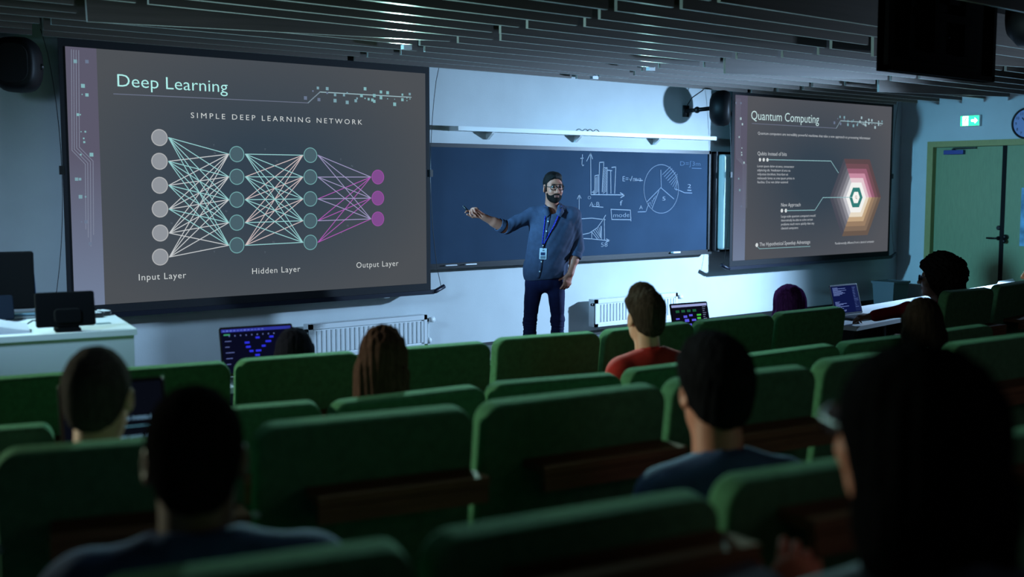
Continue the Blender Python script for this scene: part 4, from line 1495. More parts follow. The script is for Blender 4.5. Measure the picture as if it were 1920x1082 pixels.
o = mk('cable', G().tube([tuple(c + Vector((-0.18 + 0.03 * i, 0.05 + 0.02 * math.sin(i * 1.3), 0.006 + 0.02 * abs(math.sin(i * 0.9))))) for i in range(11)], 0.004, 6), mat('cable_black', (20, 22, 26), 0.4), smooth=True)
tag(o, 'thin dark looped cable on the desk between sticker laptop and touch panel', 'cable')

# monitor with its back to us
c = Vector(at(20, 585, 2, DZ))
mo = thing('computer_monitor', 'large black computer monitor standing at the left edge on the desk', 'monitor', tuple(c), rzd)
p0, p1 = at(62, 471, 1, c.y), at(62, 578, 1, c.y)
xr, zt, zb_ = float(p0[0]), float(p0[2]), float(p1[2])
M = Matrix.Translation((xr, c.y, 0)) @ Matrix.Rotation(rzd, 4, 'Z')
mk('monitor_shell', G().panel(0.58, zt - zb_, 0.045, 0.012, 0.01, M @ Matrix.Translation((-0.29, 0, (zt + zb_) / 2))), mat('monitor_black', (8, 9, 10), 0.9, spec=0.1), mo)
mk('monitor_screen', G().prism([M @ Vector((x, 0.0235, z)) for x, z in ((-0.57, zb_ + 0.02), (-0.01, zb_ + 0.02), (-0.01, zt - 0.02), (-0.57, zt - 0.02))], M.to_3x3() @ Vector((0, 0.002, 0))), mat('monitor_blue', (28, 60, 84), 0.3), mo)
mk('monitor_stand', G().tube([M @ Vector((-0.29, -0.02, DZ + 0.01)), M @ Vector((-0.29, -0.02, (zt + zb_) / 2))], 0.025, 10).box(tuple(M @ Vector((-0.29, 0.0, DZ + 0.008))), (0.24, 0.18, 0.014), rzd), black_m, mo)
p0, p1 = at(63, 514, 1, c.y + 0.2), at(70, 580, 1, c.y + 0.2)
o = mk('document_folder', G().prism([(float(p0[0]) - 0.2, c.y + 0.2, DZ), (float(p1[0]), c.y + 0.2, DZ), (float(p0[0]) + 0.004, c.y + 0.2, float(p0[2])), (float(p0[0]) - 0.16, c.y + 0.2, float(p0[2]))], (0, 0.03, 0)), mat('folder_blue', (40, 82, 120), 0.5))
tag(o, 'blue document folder standing behind the black monitor on the desk', 'folder')


# ================================================================== LAPTOPS OF THE AUDIENCE
def laptop(label, hinge, az, wd, ht, draw, tilt=18, bezel=(16, 17, 20), scr=(8, 10, 30), base=(70, 74, 78)):
    """hinge: middle of the hinge line; az: rotation of the width axis; screen faces local -y"""
    r = thing('laptop', label, 'laptop', tuple(hinge), az)
    M = Matrix.Translation(hinge) @ Matrix.Rotation(az, 4, 'Z')
    mk('laptop_base', G().panel(wd, ht, 0.014, 0.012, 0.004, M @ Matrix.Translation((0, -ht / 2, 0.008)) @ Matrix.Rotation(RAD(90), 4, 'X')), mat('laptop_grey_%d' % base[0], base, 0.4, 0.5), r)
    mk('keyboard', G().prism([M @ Vector((x * wd * 0.44, y, 0.0152)) for x, y in ((-1, -ht * 0.55), (1, -ht * 0.55), (1, -0.03), (-1, -0.03))], (0, 0, 0.001)), black_m, r)
    T = M @ Matrix.Translation((0, 0, 0.016)) @ Matrix.Rotation(RAD(-tilt), 4, 'X')
    l = mk('laptop_lid', G().panel(wd, ht, 0.008, 0.012, 0.003, T @ Matrix.Translation((0, 0, ht / 2))), mat('bezel_%d' % bezel[0], bezel, 0.3), r)

    def U(u, v, d=0.0):
        return T @ Vector(((u - 0.5) * (wd - 0.022), -0.0045 - d, 0.016 + v * (ht - 0.028)))
    mk('laptop_screen', G().add([U(0, 0), U(1, 0), U(1, 1), U(0, 1)], [(0, 1, 2, 3)]), emit('screen_%d_%d_%d' % scr, scr), l)
    N_ = T.to_3x3() @ Vector((0, -1, 0))
    draw(l, U, N_, T.to_3x3() @ Vector((1, 0, 0)), T.to_3x3() @ Vector((0, 0, 1)))
    return r


def blocks(l, U, name, rects, rgb, k=1.0):
    g = G()
    for u0, v0, u1, v1 in rects:
        g.add([U(u0, v0, 0.0008), U(u1, v0, 0.0008), U(u1, v1, 0.0008), U(u0, v1, 0.0008)], [(0, 1, 2, 3)])
    mk(name, g, emit('ui_%d_%d_%d' % rgb, rgb, k), l)


def draw_editor(l, U, N_, X, Z):
    blocks(l, U, 'title_bar', [(0, 0.93, 1, 1.0)], (44, 52, 150))
    blocks(l, U, 'menu_marks', [(0.02 + 0.05 * i, 0.95, 0.05 + 0.05 * i, 0.975) for i in range(12)], (110, 130, 220))
    rs = np.random.RandomState(3)
    R_ = []
    for i in range(16):
        u, v = rs.uniform(0.3, 0.88), 0.15 + 0.1 * (i % 7)
        R_.append((u, v, u + rs.uniform(0.05, 0.09), v + 0.045))
    blocks(l, U, 'graph_nodes', R_, (44, 50, 220), 1.0)
    blocks(l, U, 'text_marks', [(0.04, 0.2 + 0.13 * i, 0.1 + 0.03 * (i % 3), 0.215 + 0.13 * i) for i in range(5)] + [(0.1 + 0.08 * i, 0.83, 0.115 + 0.08 * i, 0.86) for i in range(9)], (96, 110, 170))
    blocks(l, U, 'green_marks', [(0.03, 0.86, 0.12, 0.89), (0.8, 0.55, 0.9, 0.6), (0.8, 0.42, 0.9, 0.46)], (60, 150, 110))


def draw_nodes(l, U, N_, X, Z):
    blocks(l, U, 'title_bar', [(0, 0.9, 1, 1.0)], (150, 160, 210))
    blocks(l, U, 'graph_nodes', [(0.1 + 0.16 * i, 0.68, 0.2 + 0.16 * i, 0.78) for i in range(4)], (30, 90, 60))
    blocks(l, U, 'graph_nodes', [(0.3, 0.45, 0.4, 0.55), (0.46, 0.5, 0.56, 0.58), (0.32, 0.28, 0.44, 0.4), (0.52, 0.3, 0.64, 0.38), (0.36, 0.1, 0.5, 0.2), (0.08, 0.4, 0.18, 0.46)], (90, 90, 220))
    blocks(l, U, 'graph_nodes', [(0.68, 0.5, 0.8, 0.57), (0.68, 0.36, 0.78, 0.44), (0.66, 0.2, 0.78, 0.26)], (70, 190, 70))
    blocks(l, U, 'text_marks', [(0.86, 0.2 + 0.08 * i, 0.92 + 0.02 * (i % 3), 0.22 + 0.08 * i) for i in range(9)], (120, 130, 160))


def draw_terminal(l, U, N_, X, Z):
    rs = np.random.RandomState(5)
    blocks(l, U, 'text_marks', [(0.05, 0.93 - 0.035 * i, 0.05 + rs.uniform(0.1, 0.55), 0.945 - 0.035 * i) for i in range(26) if i not in (9, 10, 11, 12, 13, 14)], (110, 130, 190))
    blocks(l, U, 'side_pane', [(0.78, 0.03, 0.99, 0.97)], (24, 34, 76))
    blocks(l, U, 'text_marks', [(0.8, 0.9 - 0.06 * i, 0.8 + rs.uniform(0.05, 0.16), 0.915 - 0.06 * i) for i in range(13)], (90, 110, 170))


def draw_article(l, U, N_, X, Z):
    g = G()
    s = U(0.5, 0.55, 0.001)
    for t, u, v, cap, wd_ in (('Qubits instead of bits', 0.47, 0.62, 0.013, 0.17), ('Lorem ipsum dolor sit amet', 0.47, 0.44, 0.009, 0.185), ('adipiscing elit. Vestibulum', 0.47, 0.36, 0.009, 0.18), ('vulputate tincidunt. Int', 0.47, 0.28, 0.009, 0.165), ('malesuada fames ac ante', 0.47, 0.20, 0.009, 0.18), ('faucibus. Cras non dolor', 0.47, 0.12, 0.009, 0.17)):
        g.text(t, U(u, v, 0.001), X, Z, cap, wd_)
    mk('screen_text', g, emit('ui_text_blue', (120, 165, 195), 1.0), l)
    blocks(l, U, 'heading_rule', [(0.47, 0.55, 0.97, 0.556)], (90, 150, 170))


A = Vector(at(410, 614, 1, -2.78)); B_ = Vector(at(540, 607.5, 1, -2.78))
wd = (B_ - A).length
htl = 0.255
hz_ = TZ + 0.001
top = (A + B_) / 2
laptop('open laptop with blue graph editor on screen behind the front-row seats at left', (top.x, top.y - 0.06, hz_), RAD(-9), wd, (top.z - hz_ - 0.016) / math.cos(RAD(14)), draw_editor, tilt=14)
A = Vector(at(1255, 569, 1, -3.0)); B_ = Vector(at(1317, 565.5, 1, -3.0))
top = (A + B_) / 2
laptop('small open laptop with coloured node graph right of the boy in red', (top.x, top.y - 0.06, hz_), RAD(-6), 0.335, (top.z - hz_ - 0.016) / math.cos(RAD(14)), draw_nodes, tilt=14, scr=(10, 10, 22))
A = Vector(at(1573, 598, 2, TZ)); B_ = Vector(at(1610, 590, 2, TZ))
h0 = (A + B_) / 2
laptop('open laptop showing a dark blue terminal on the aisle table at right', (h0.x, h0.y, hz_), math.atan2(B_.y - A.y, B_.x - A.x) - 0.22, 0.34, 0.235, draw_terminal, tilt=16, scr=(14, 22, 66), bezel=(30, 36, 60), base=(74, 80, 84))
A = Vector(at(104, 735, 1, -4.72)); B_ = Vector(at(298, 716, 1, -4.72))
top = (A + B_) / 2
laptop('dark laptop with lines of pale blue text behind the grey-haired man', (top.x, top.y - 0.07, 0.70), RAD(-10), (B_ - A).length, (top.z - 0.70) / math.cos(RAD(16)), draw_article, tilt=16, scr=(7, 10, 18), bezel=(9, 10, 12))


# ================================================================== PEOPLE
skin_tan = mat('skin_tan', (172, 108, 88), 0.5, vary=0.06, vscale=30, spec=0.35)
skin_light = mat('skin_light', (190, 142, 120), 0.5, vary=0.06, vscale=30, spec=0.35)
skin_dark = mat('skin_dark', (92, 60, 46), 0.5, vary=0.06, vscale=30, spec=0.35)
hair_black = mat('hair_black', (22, 18, 17), 0.6, spec=0.12, vary=0.5, vscale=6, stretch=(26, 26, 3), bump=0.5, bscale=18)


def hair_mat(name, rgb, rough=0.55):
    return mat(name, rgb, rough, vary=0.45, vscale=6, stretch=(26, 26, 3), bump=0.5, bscale=18, spec=0.0)


def cloth(name, rgb, rough=0.85):
    return mat(name, rgb, rough, vary=0.12, vscale=30, bump=0.12, bscale=350, spec=0.15, sheen=0.15)


def sdf(name, B, vox, m, parent, disp=None, label=None):
    """mesh a Body laid out in the parent's own frame"""
    return mk(name, net(B, vox, disp), m, parent, True, label, local=True)


# ---------------------------------------------------------------- the lecturer; local x to image right, y away from the camera, z up
c = at(1035, 500, 1, -1.1)
lec = thing('person', 'person in blue denim shirt pointing at the left screen in front of the chalkboard', 'person', (c[0], c[1], 0), -YAW)
I = Frame()
hf = Frame((0.006, -0.02, 1.614), rotz(math.pi - 0.0) @ rotz(0.30) @ rotx(-0.06))      # face to -y, turned to image right
SHL, ELL, WRL = np.array((-0.165, 0.0, 1.395)), np.array((-0.385, -0.10, 1.285)), np.array((-0.575, -0.21, 1.385))
SHR, ELR, WRR = np.array((0.18, 0.01, 1.385)), np.array((0.212, 0.03, 1.115)), np.array((0.150, -0.06, 0.905))
B = Body()
head(B, hf, neck=0.054, neck_to=(0, -0.03, -0.2))
I.cone(B, (-0.12, 0.01, 1.36), (0.13, 0.01, 1.36), 0.07, 0.07, 0.05)
I.ell(B, (0, 0, 1.2), (0.15, 0.095, 0.22), 0.05)
I.ell(B, (-0.05, 0, 0.95), (0.14, 0.095, 0.16), 0.08)
I.cone(B, SHL, ELL, 0.05, 0.043, 0.03)
I.cone(B, ELL, WRL, 0.043, 0.027, 0.02)
I.cone(B, ELL + (WRL - ELL) * 0.1, ELL + (WRL - ELL) * 0.5, 0.044, 0.038, 0.02)
I.cone(B, SHR, ELR, 0.05, 0.042, 0.03)
I.cone(B, ELR, WRR, 0.042, 0.027, 0.02)
I.cone(B, ELR + (WRR - ELR) * 0.1, ELR + (WRR - ELR) * 0.5, 0.043, 0.037, 0.02)
I.cone(B, (-0.14, 0, 0.80), (-0.186, 0, 0.5), 0.056, 0.036, 0.03)
I.cone(B, (0.026, 0, 0.80), (0.05, -0.01, 0.5), 0.056, 0.036, 0.03)
I.cone(B, (-0.186, 0, 0.5), (-0.19, 0.02, 0.09), 0.036, 0.03, 0.02)
I.cone(B, (0.05, -0.01, 0.5), (0.05, 0.02, 0.09), 0.036, 0.03, 0.02)
dh = (WRL - ELL)
dirL = np.array((-0.80, -0.32, 0.62))
hl = Frame(WRL, basis(dirL, (0.35, 0.75, 0.56)), 1.04)
hand(B, hl, curl=(0.42, 0.85, 0.95, 1.0), thumb=(0.8, 0.5, -0.55), thumb2=(0.96, -0.05, -0.25), side=-1, spread=0.03)
hr = Frame(WRR, basis((-0.30, -0.05, -0.95), (0.55, -0.82, -0.1)), 1.04)
hand(B, hr, curl=(0.25, 0.32, 0.36, 0.42), thumb=(0.7, 0.62, -0.35), side=-1, spread=0.05)
sdf('body', B, 0.0042, skin_tan, lec)

B = Body()
hf.ell(B, (0, -0.016, 0.043), (0.0775, 0.098, 0.084), 0.02)
hf.ell(B, (0, 0.012, 0.097), (0.06, 0.056, 0.028), 0.04)
hf.ell(B, (0, -0.05, -0.02), (0.062, 0.055, 0.06), 0.03)
hf.half(B, (0, 0.078, 0.088), (0, 0.80, -0.60), 0.01)
hf.half(B, (0, -0.06, -0.085), (0, 0.1, -1), 0.01)
for x in (-1, 1):
    hf.ell(B, (0.085 * x, 0.004, -0.022), (0.022, 0.03, 0.042), 0.008, 's')
    hf.cone(B, (0.07 * x, 0.03, 0.03), (0.072 * x, 0.03, -0.025), 0.009, 0.007, 0.01)
sdf('hair', B, 0.0045, hair_black, lec, ripple(0.0015, 60, 3))
B = Body()
hf.ell(B, (0, 0.03, -0.02), (0.0655, 0.0695, 0.0955), 0.02)
hf.ell(B, (0, 0.036, -0.072), (0.054, 0.056, 0.046), 0.03)
hf.ell(B, (0, 0.074, -0.098), (0.026, 0.022, 0.021), 0.02)
hf.cone(B, (-0.021, 0.093, -0.046), (0.021, 0.093, -0.046), 0.007, 0.007, 0.006)
hf.half(B, (0, 0.07, -0.042), (0, 0.05, 1), 0.004)
hf.half(B, (0, -0.005, -0.06), (0, -1, 0.2), 0.01)
hf.ell(B, (0, 0.108, -0.0625), (0.017, 0.02, 0.0085), 0.004, 's')
for x in (-1, 1):
    hf.ell(B, (0.052 * x, 0.078, -0.03), (0.034, 0.032, 0.026), 0.008, 's')
sdf('beard', B, 0.0035, mat('beard_dark', (24, 18, 16), 0.8, spec=0.1, bump=0.4, bscale=300), lec)
B = Body()
for x in (-1, 1):
    hf.cone(B, (0.016 * x, 0.0995, 0.0335), (0.045 * x, 0.086, 0.034), 0.0045, 0.0035, 0.004)
sdf('eyebrows', B, 0.0025, hair_black, lec)
for x in (-1, 1):
    e = mk('eye', G().ball((0, 0, 0), 0.0125, 14), mat('eye_white', (120, 112, 110), 0.4), lec, True, local=True)
    e.location = hf.pt((0.031 * x, 0.0835, 0.0125))
    ii = mk('iris', G().ball((0, 0, 0), 0.0062, 10), mat('iris_dark', (24, 16, 12), 0.15), e, True, local=True)
    ii.location = hf.R @ np.array((0, 0.0082, 0))
sdf('lips', (lambda b: (hf.cone(b, (-0.016, 0.0955, -0.0575), (0.016, 0.0955, -0.0575), 0.0045, 0.0045, 0.004), hf.cone(b, (-0.013, 0.095, -0.069), (0.013, 0.095, -0.069), 0.0052, 0.0052, 0.004), b)[2])(Body()), 0.002, mat('lips', (140, 84, 78), 0.4), lec)
g = G()
for x in (-1, 1):
    ring = [hf.pt((x * 0.033 + 0.0245 * math.copysign(abs(math.cos(t)) ** 0.7, math.cos(t)), 0.1085 - 0.006 * abs(math.cos(t) * 0 + x * 0.2), 0.0075 + 0.019 * math.copysign(abs(math.sin(t)) ** 0.8, math.sin(t)))) for t in [2 * math.pi * i / 24 for i in range(25)]]
    g.tube(ring, 0.0032, 6, False)
    g.tube([hf.pt((0.057 * x, 0.107, 0.014)), hf.pt((0.078 * x, 0.06, 0.014)), hf.pt((0.081 * x, 0.0, 0.012)), hf.pt((0.08 * x, -0.015, 0.0))], 0.0022, 6)
g.tube([hf.pt((-0.0095, 0.108, 0.012)), hf.pt((0, 0.112, 0.016)), hf.pt((0.0095, 0.108, 0.012))], 0.002, 6)
mk('glasses', g, black_m, lec, True, local=True)

# shirt
B = Body()
I.ell(B, (0.005, 0.0, 1.25), (0.197, 0.125, 0.22), 0.05)
I.cone(B, (-0.14, 0.01, 1.375), (0.15, 0.01, 1.375), 0.062, 0.062, 0.06)
I.cone(B, (-0.02, 0.015, 1.43), (-0.14, 0.01, 1.39), 0.05, 0.05, 0.05)
I.cone(B, (0.03, 0.015, 1.43), (0.15, 0.01, 1.385), 0.05, 0.05, 0.05)
I.ell(B, (-0.03, 0, 1.05), (0.185, 0.125, 0.22), 0.07)
I.ell(B, (-0.06, -0.0, 0.91), (0.185, 0.128, 0.16), 0.07)
I.cone(B, SHL, ELL, 0.064, 0.053, 0.035)
I.cone(B, ELL, ELL + (WRL - ELL) * 0.2, 0.055, 0.053, 0.02)
I.cone(B, SHR, ELR, 0.066, 0.054, 0.03)
I.cone(B, ELR, ELR + (WRR - ELR) * 0.26, 0.056, 0.053, 0.02)
I.half(B, (-0.06, 0, 0.862), (0.10, 0, -1), 0.008)
d_ = (WRL - ELL) / np.linalg.norm(WRL - ELL)
I.cone(B, ELL + d_ * 0.062, ELL + d_ * 0.15, 0.07, 0.07, 0.004, 's')
d2 = (WRR - ELR) / np.linalg.norm(WRR - ELR)
I.cone(B, ELR + d2 * 0.145, ELR + d2 * 0.22, 0.07, 0.07, 0.004, 's')
I.cone(B, (0.004, -0.045, 1.50), (0.004, -0.06, 1.425), 0.062, 0.044, 0.006, 's')
folds = ripple(0.0042, 13, 11, (1.2, 1, 0.55))
fold2 = ripple(0.0025, 34, 5, (1.0, 1, 0.6))
denim = cloth('shirt_denim', (60, 68, 90))
sh = sdf('shirt', B, 0.0055, denim, lec, lambda P: folds(P) + fold2(P))
# rolled cuffs
for E_, d3, t0, nm in ((ELL, d_, 0.045, 'cuff'), (ELR, d2, 0.062, 'cuff')):
    B = Body()
    I.cone(B, E_ + d3 * (t0 - 0.012), E_ + d3 * (t0 + 0.028), 0.0585, 0.057, 0.01)
    I.half(B, E_ + d3 * (t0 - 0.014), -d3, 0.006)
    I.half(B, E_ + d3 * (t0 + 0.032), d3, 0.006)
    I.cone(B, E_ + d3 * (t0 + 0.02), E_ + d3 * (t0 + 0.1), 0.049, 0.048, 0.004, 's')
    mk(nm, net(B, 0.005, ripple(0.002, 50, 7)), denim, sh, True, local=True)
# collar: a standing band and two pointed leaves
g = G()
cx_, cy_ = 0.006, 0.0
nk = 24
for k_ in range(nk + 1):
    a = RAD(-62 + (360 - 56) * k_ / nk)            # open at the front (-y)
    a = RAD(-90 + 34) + (2 * math.pi - RAD(68)) * k_ / nk
    fr_ = (1 - math.cos(a + math.pi / 2)) / 2      # 0 at front, 1 at the back
    zt_ = 1.432 + 0.045 * fr_
    for rr_, dz in ((0.066, -0.012), (0.064, 0.018), (0.072, 0.02), (0.092, -0.02)):
        g.v.append((cx_ + rr_ * math.cos(a), cy_ + rr_ * math.sin(a) * 1.0 - 0.012, zt_ + dz))
for k_ in range(nk):
    for j in range(3):
        a = 4 * k_ + j
        g.f.append((a, a + 4, a + 5, a + 1))
for s in (-1, 1):
    o = len(g.v)
    g.v += [(cx_ + s * 0.034, -0.072, 1.452), (cx_ + s * 0.076, -0.05, 1.458), (cx_ + s * 0.09, -0.085, 1.418), (cx_ + s * 0.058, -0.115, 1.372), (cx_ + s * 0.02, -0.1, 1.402)]
    g.f.append(tuple(o + i for i in (range(5) if s > 0 else range(4, -1, -1))))
co = mk('collar', g, denim, sh, True, local=True)
md = co.modifiers.new('thick', 'SOLIDIFY')
md.thickness = 0.004


def surf(B, x, z, y0=-0.3, y1=0.1):
    """first y along -y..+y where the Body starts, at x, z"""
    ys = np.linspace(y0, y1, 400)
    P = np.stack([np.full(400, x), ys, np.full(400, z)], 1)
    V = B.value(P)
    i = np.argmax(V < 0)
    return float(ys[i])


SB = Body()
I.ell(SB, (0.005, 0.0, 1.25), (0.197, 0.125, 0.22), 0.05)
I.cone(SB, (-0.14, 0.01, 1.375), (0.15, 0.01, 1.375), 0.062, 0.062, 0.06)
I.ell(SB, (-0.03, 0, 1.05), (0.185, 0.125, 0.22), 0.07)
I.ell(SB, (-0.06, -0.0, 0.91), (0.185, 0.128, 0.16), 0.07)


def plx(z):
    return -0.02 - 0.095 * (1.44 - z) / 0.57


g = G()
zs = [1.40 - 0.53 * i / 20 for i in range(21)]
for z_ in zs:
    y_ = surf(SB, plx(z_), z_) - 0.006
    g.v += [(plx(z_) - 0.015, y_, z_), (plx(z_) + 0.015, y_, z_)]
g.f = [(2 * i, 2 * i + 2, 2 * i + 3, 2 * i + 1) for i in range(20)]
pk = mk('placket', g, denim, sh, True, local=True)
pk.modifiers.new('thick', 'SOLIDIFY').thickness = 0.004
for z_ in (1.405, 1.34, 1.26, 1.10, 1.01, 0.93):
    y_ = surf(SB, plx(z_), z_) - 0.009
    mk('button', G().ball((plx(z_), y_, z_), (0.0065, 0.003, 0.0065), 12), white_m, sh, True, local=True)

# lanyard and badge
bx, bz = -0.078, 1.075
strap = mat('lanyard_blue', (22, 34, 170), 0.6)
g = G()
for s, xt in ((-1, -0.055), (1, 0.065)):
    pts = []
    for i in range(13):
        t = i / 12
        x_, z_ = xt + (bx + 0.006 * s + 0.02 * (s > 0) * (1 - t) - xt) * t, 1.43 + (1.155 - 1.43) * t
        pts.append((x_, surf(SB, x_, z_) - 0.010, z_))
    pts = [(xt * 1.05, 0.03, 1.468), (xt * 1.15, -0.04, 1.462)] + pts
    for a, b in zip(pts, pts[1:]):
        g.tube([a, b], 0.0045, 6)
ly = mk('lanyard', g, strap, lec, True, local=True)
yb = surf(SB, bx, 1.13) - 0.012
mk('lanyard_clip', G().tube([(bx, yb, 1.16), (bx, yb - 0.002, 1.118)], 0.006, 8), chrome_m, ly, True, local=True)
yb = surf(SB, bx, bz) - 0.014
bd = mk('badge', G().panel(0.06, 0.092, 0.004, 0.006, 0.0015, Matrix.Translation((bx, yb, bz)) @ Matrix.Rotation(0.06, 4, 'Y')), mat('badge_white', (206, 214, 224), 0.4), ly, local=True)
mk('badge_photo', G().bb((bx - 0.02, yb - 0.0035, bz - 0.012), (bx + 0.016, yb - 0.0025, bz + 0.012)), mat('badge_photo_blue', (38, 52, 92), 0.5), bd, local=True)
mk('badge_print', G().bb((bx - 0.022, yb - 0.0035, bz - 0.04), (bx + 0.018, yb - 0.0025, bz - 0.018)).bb((bx - 0.006, yb - 0.0035, bz + 0.022), (bx + 0.01, yb - 0.0025, bz + 0.034)), mat('badge_grey', (120, 130, 142), 0.5), bd, local=True)

# jeans and shoes
B = Body()
I.ell(B, (-0.058, 0.0, 0.87), (0.163, 0.118, 0.13), 0.04)
I.cone(B, (-0.15, 0.0, 0.80), (-0.186, 0, 0.50), 0.077, 0.053, 0.03)
I.cone(B, (0.034, 0.0, 0.80), (0.05, -0.01, 0.50), 0.077, 0.053, 0.03)
I.cone(B, (-0.183, 0, 0.5), (-0.19, 0.02, 0.07), 0.056, 0.056, 0.02)
I.cone(B, (0.047, -0.01, 0.5), (0.05, 0.02, 0.07), 0.056, 0.056, 0.02)
kr = ripple(0.006, 30, 9, (0.3, 0.3, 2.4))
jf = ripple(0.002, 30, 2)
sdf('jeans', B, 0.0055, cloth('jeans_navy', (28, 32, 66)), lec, lambda P: kr(P) * np.clip(1 - np.abs(P[..., 2] - 0.47) / 0.16, 0.1, 1) + jf(P))
for x, a in ((-0.192, -0.25), (0.052, 0.3)):
    B = Body()
    F_ = Frame((x, 0.02, 0), rotz(a))
    F_.ell(B, (0, 0.0, 0.05), (0.045, 0.06, 0.05), 0.03)
    F_.ell(B, (0, -0.11, 0.035), (0.046, 0.09, 0.036), 0.03)
    F_.half(B, (0, 0, 0.0), (0, 0, -1), 0.004)
    sdf('shoe', B, 0.006, black_m, lec)

# remote in the pointing hand
tipw = Matrix.Translation((c[0], c[1], 0)) @ Matrix.Rotation(-YAW, 4, 'Z')
p0 = tipw @ Vector(hl.pt((0.085, -0.034, -0.022)))
p1 = tipw @ Vector(hl.pt((0.165, -0.03, -0.008)))
rm = thing('presentation_remote', 'small black presenter remote held in the raised hand of the lecturer', 'remote control', tuple(p0))
mk('remote_body', G().tube([p0, p0 * 0.5 + p1 * 0.5, p1], [0.0085, 0.0095, 0.008], 10), black_m, rm, True)
mk('remote_tip', G().tube([p1, p1 + (p1 - p0) * 0.08], [0.006, 0.004], 10), steel_m, rm, True)


# ---------------------------------------------------------------- the audience; local y is where they face
def seated(label, top, floor, body_az, head_az, skin, hairf, hair_m, top_m, k=1.0, pitch=0.0, wide=1.0, vox=0.008, collar=None, arms=(0.0, 0.0), jeans=(30, 34, 46), lean=0.06, glasses=False, neckl=0.205, up_arm=None, roll=0.0):
    """top: crown of the head in the world; azimuths clockwise from +y"""
    H = top[2] - floor
    hx = Vector((top[0], top[1]))
    fwd = Vector((math.sin(body_az), math.cos(body_az)))
    base = hx - fwd * (lean + 0.02)
    r = thing('person', label, 'person', (base.x, base.y, floor), -body_az)
    rel = head_az - body_az
    hz = H - 0.122 * k
    hf = Frame((0, lean, hz), rotz(-rel) @ roty(roll) @ rotx(pitch), k)
    I = Frame()
    sz = hz - neckl * k - 0.015                      # shoulder line
    SH = 0.165 * wide
    seat = min(0.50, sz - 0.36)
    B = Body()
    head(B, hf, neck=0.056 * (1.06 if wide > 1.02 else 0.97), neck_to=(0, -0.04, -0.2))
    I.cone(B, (-SH * 0.7, 0, sz - 0.012), (SH * 0.7, 0, sz - 0.012), 0.046, 0.046, 0.04)
    I.cone(B, (0, 0.0, sz - 0.05), (0, -0.01, seat + 0.1), 0.075, 0.075, 0.04)
    el, wr = [], []
    for s, a in ((-1, arms[0]), (1, arms[1])):
        e = np.array((s * (SH + 0.075), 0.05 + 0.1 * a, max(sz - 0.27, seat + 0.08)))
        w_ = np.array((s * 0.11, 0.30, max(sz - 0.32, seat + 0.15)))
        if up_arm and up_arm[0] == s:
            e, w_ = np.array(up_arm[1]), np.array(up_arm[2])
        el.append(e); wr.append(w_)
        I.cone(B, (s * SH, 0, sz - 0.02), e, 0.045, 0.04, 0.03)
        I.cone(B, e, w_, 0.04, 0.027, 0.02)
        if up_arm and up_arm[0] == s:
            hfm = Frame(w_, basis(up_arm[3], up_arm[4]), 0.98)
            hand(B, hfm, curl=(0.5, 0.6, 0.7, 0.8), thumb=(0.7, 0.6, -0.3), side=-s)
        else:
            hfm = Frame(w_, basis((-s * 0.35, 0.93, -0.1), (0, 0.1, 1)), 0.98)
            hand(B, hfm, curl=(0.35, 0.4, 0.45, 0.5), thumb=(0.7, 0.6, -0.3), side=-s)
    sdf('body', B, vox * 0.8, skin, r)
    # top garment
    B = Body()
    I.cone(B, (-SH * 0.85, 0.0, sz - 0.015), (SH * 0.85, 0.0, sz - 0.015), 0.068, 0.068, 0.05)
    for s in (-1, 1):
        I.cone(B, (s * 0.035, -0.012, sz + 0.055), (s * SH * 0.9, 0, sz + 0.0), 0.046, 0.05, 0.05)
    I.ell(B, (0, 0.0, sz - 0.13), (0.185 * wide, 0.125, 0.2), 0.06)
    I.ell(B, (0, -0.01, seat + 0.12), (0.17 * wide, 0.125, 0.19), 0.08)
    for i, s in enumerate((-1, 1)):
        I.cone(B, (s * SH, 0, sz - 0.015), el[i], 0.062 * wide, 0.054, 0.035)
        I.cone(B, el[i], el[i] + (wr[i] - el[i]) * 0.86, 0.054, 0.042, 0.02)
    nk_ = hf.pt((0, -0.035, -0.17))
    I.cone(B, nk_ + np.array((0, 0, 0.0)), nk_ + np.array((0, 0.01, 0.15)), 0.062, 0.075, 0.01, 's')
    fo = ripple(0.004, 15, int(abs(top[0] * 100)) % 97, (1.2, 1, 0.6))
    tp = sdf('top', B, vox, top_m, r, fo)
    if collar is not None:
        B = Body()
        for i in range(10):
            a0, a1 = 2 * math.pi * i / 10, 2 * math.pi * (i + 1) / 10
            q = lambda a: nk_ + np.array((0.061 * math.cos(a), 0.061 * math.sin(a) + 0.004, 0.022 - 0.018 * math.sin(a)))
            I.cone(B, q(a0), q(a1), 0.0115, 0.0115, 0.006)
        mk('collar', net(B, min(vox, 0.006)), collar, tp, True, local=True)
    # trousers and shoes under the seats
    B = Body()
    kz = seat - 0.02
    for s in (-1, 1):
        I.cone(B, (s * 0.09, 0, kz), (s * 0.12, 0.36, kz - 0.01), 0.082, 0.062, 0.03)
        I.cone(B, (s * 0.12, 0.36, kz - 0.01), (s * 0.12, 0.36, 0.07), 0.058, 0.05, 0.02)
    I.ell(B, (0, -0.02, kz + 0.03), (0.17 * wide, 0.12, 0.1), 0.05)
    sdf('trousers', B, 0.013, cloth('trousers_%d_%d' % (jeans[0], jeans[2]), jeans), r)
    for s in (-1, 1):
        B = Body()
        I.ell(B, (s * 0.12, 0.37, 0.045), (0.042, 0.055, 0.045), 0.03)
        I.ell(B, (s * 0.125, 0.45, 0.032), (0.042, 0.085, 0.033), 0.03)
        I.half(B, (0, 0, 0.001), (0, 0, -1), 0.004)
        sdf('shoe', B, 0.012, black_m, r)
    hairf(r, hf, hair_m, vox, I)
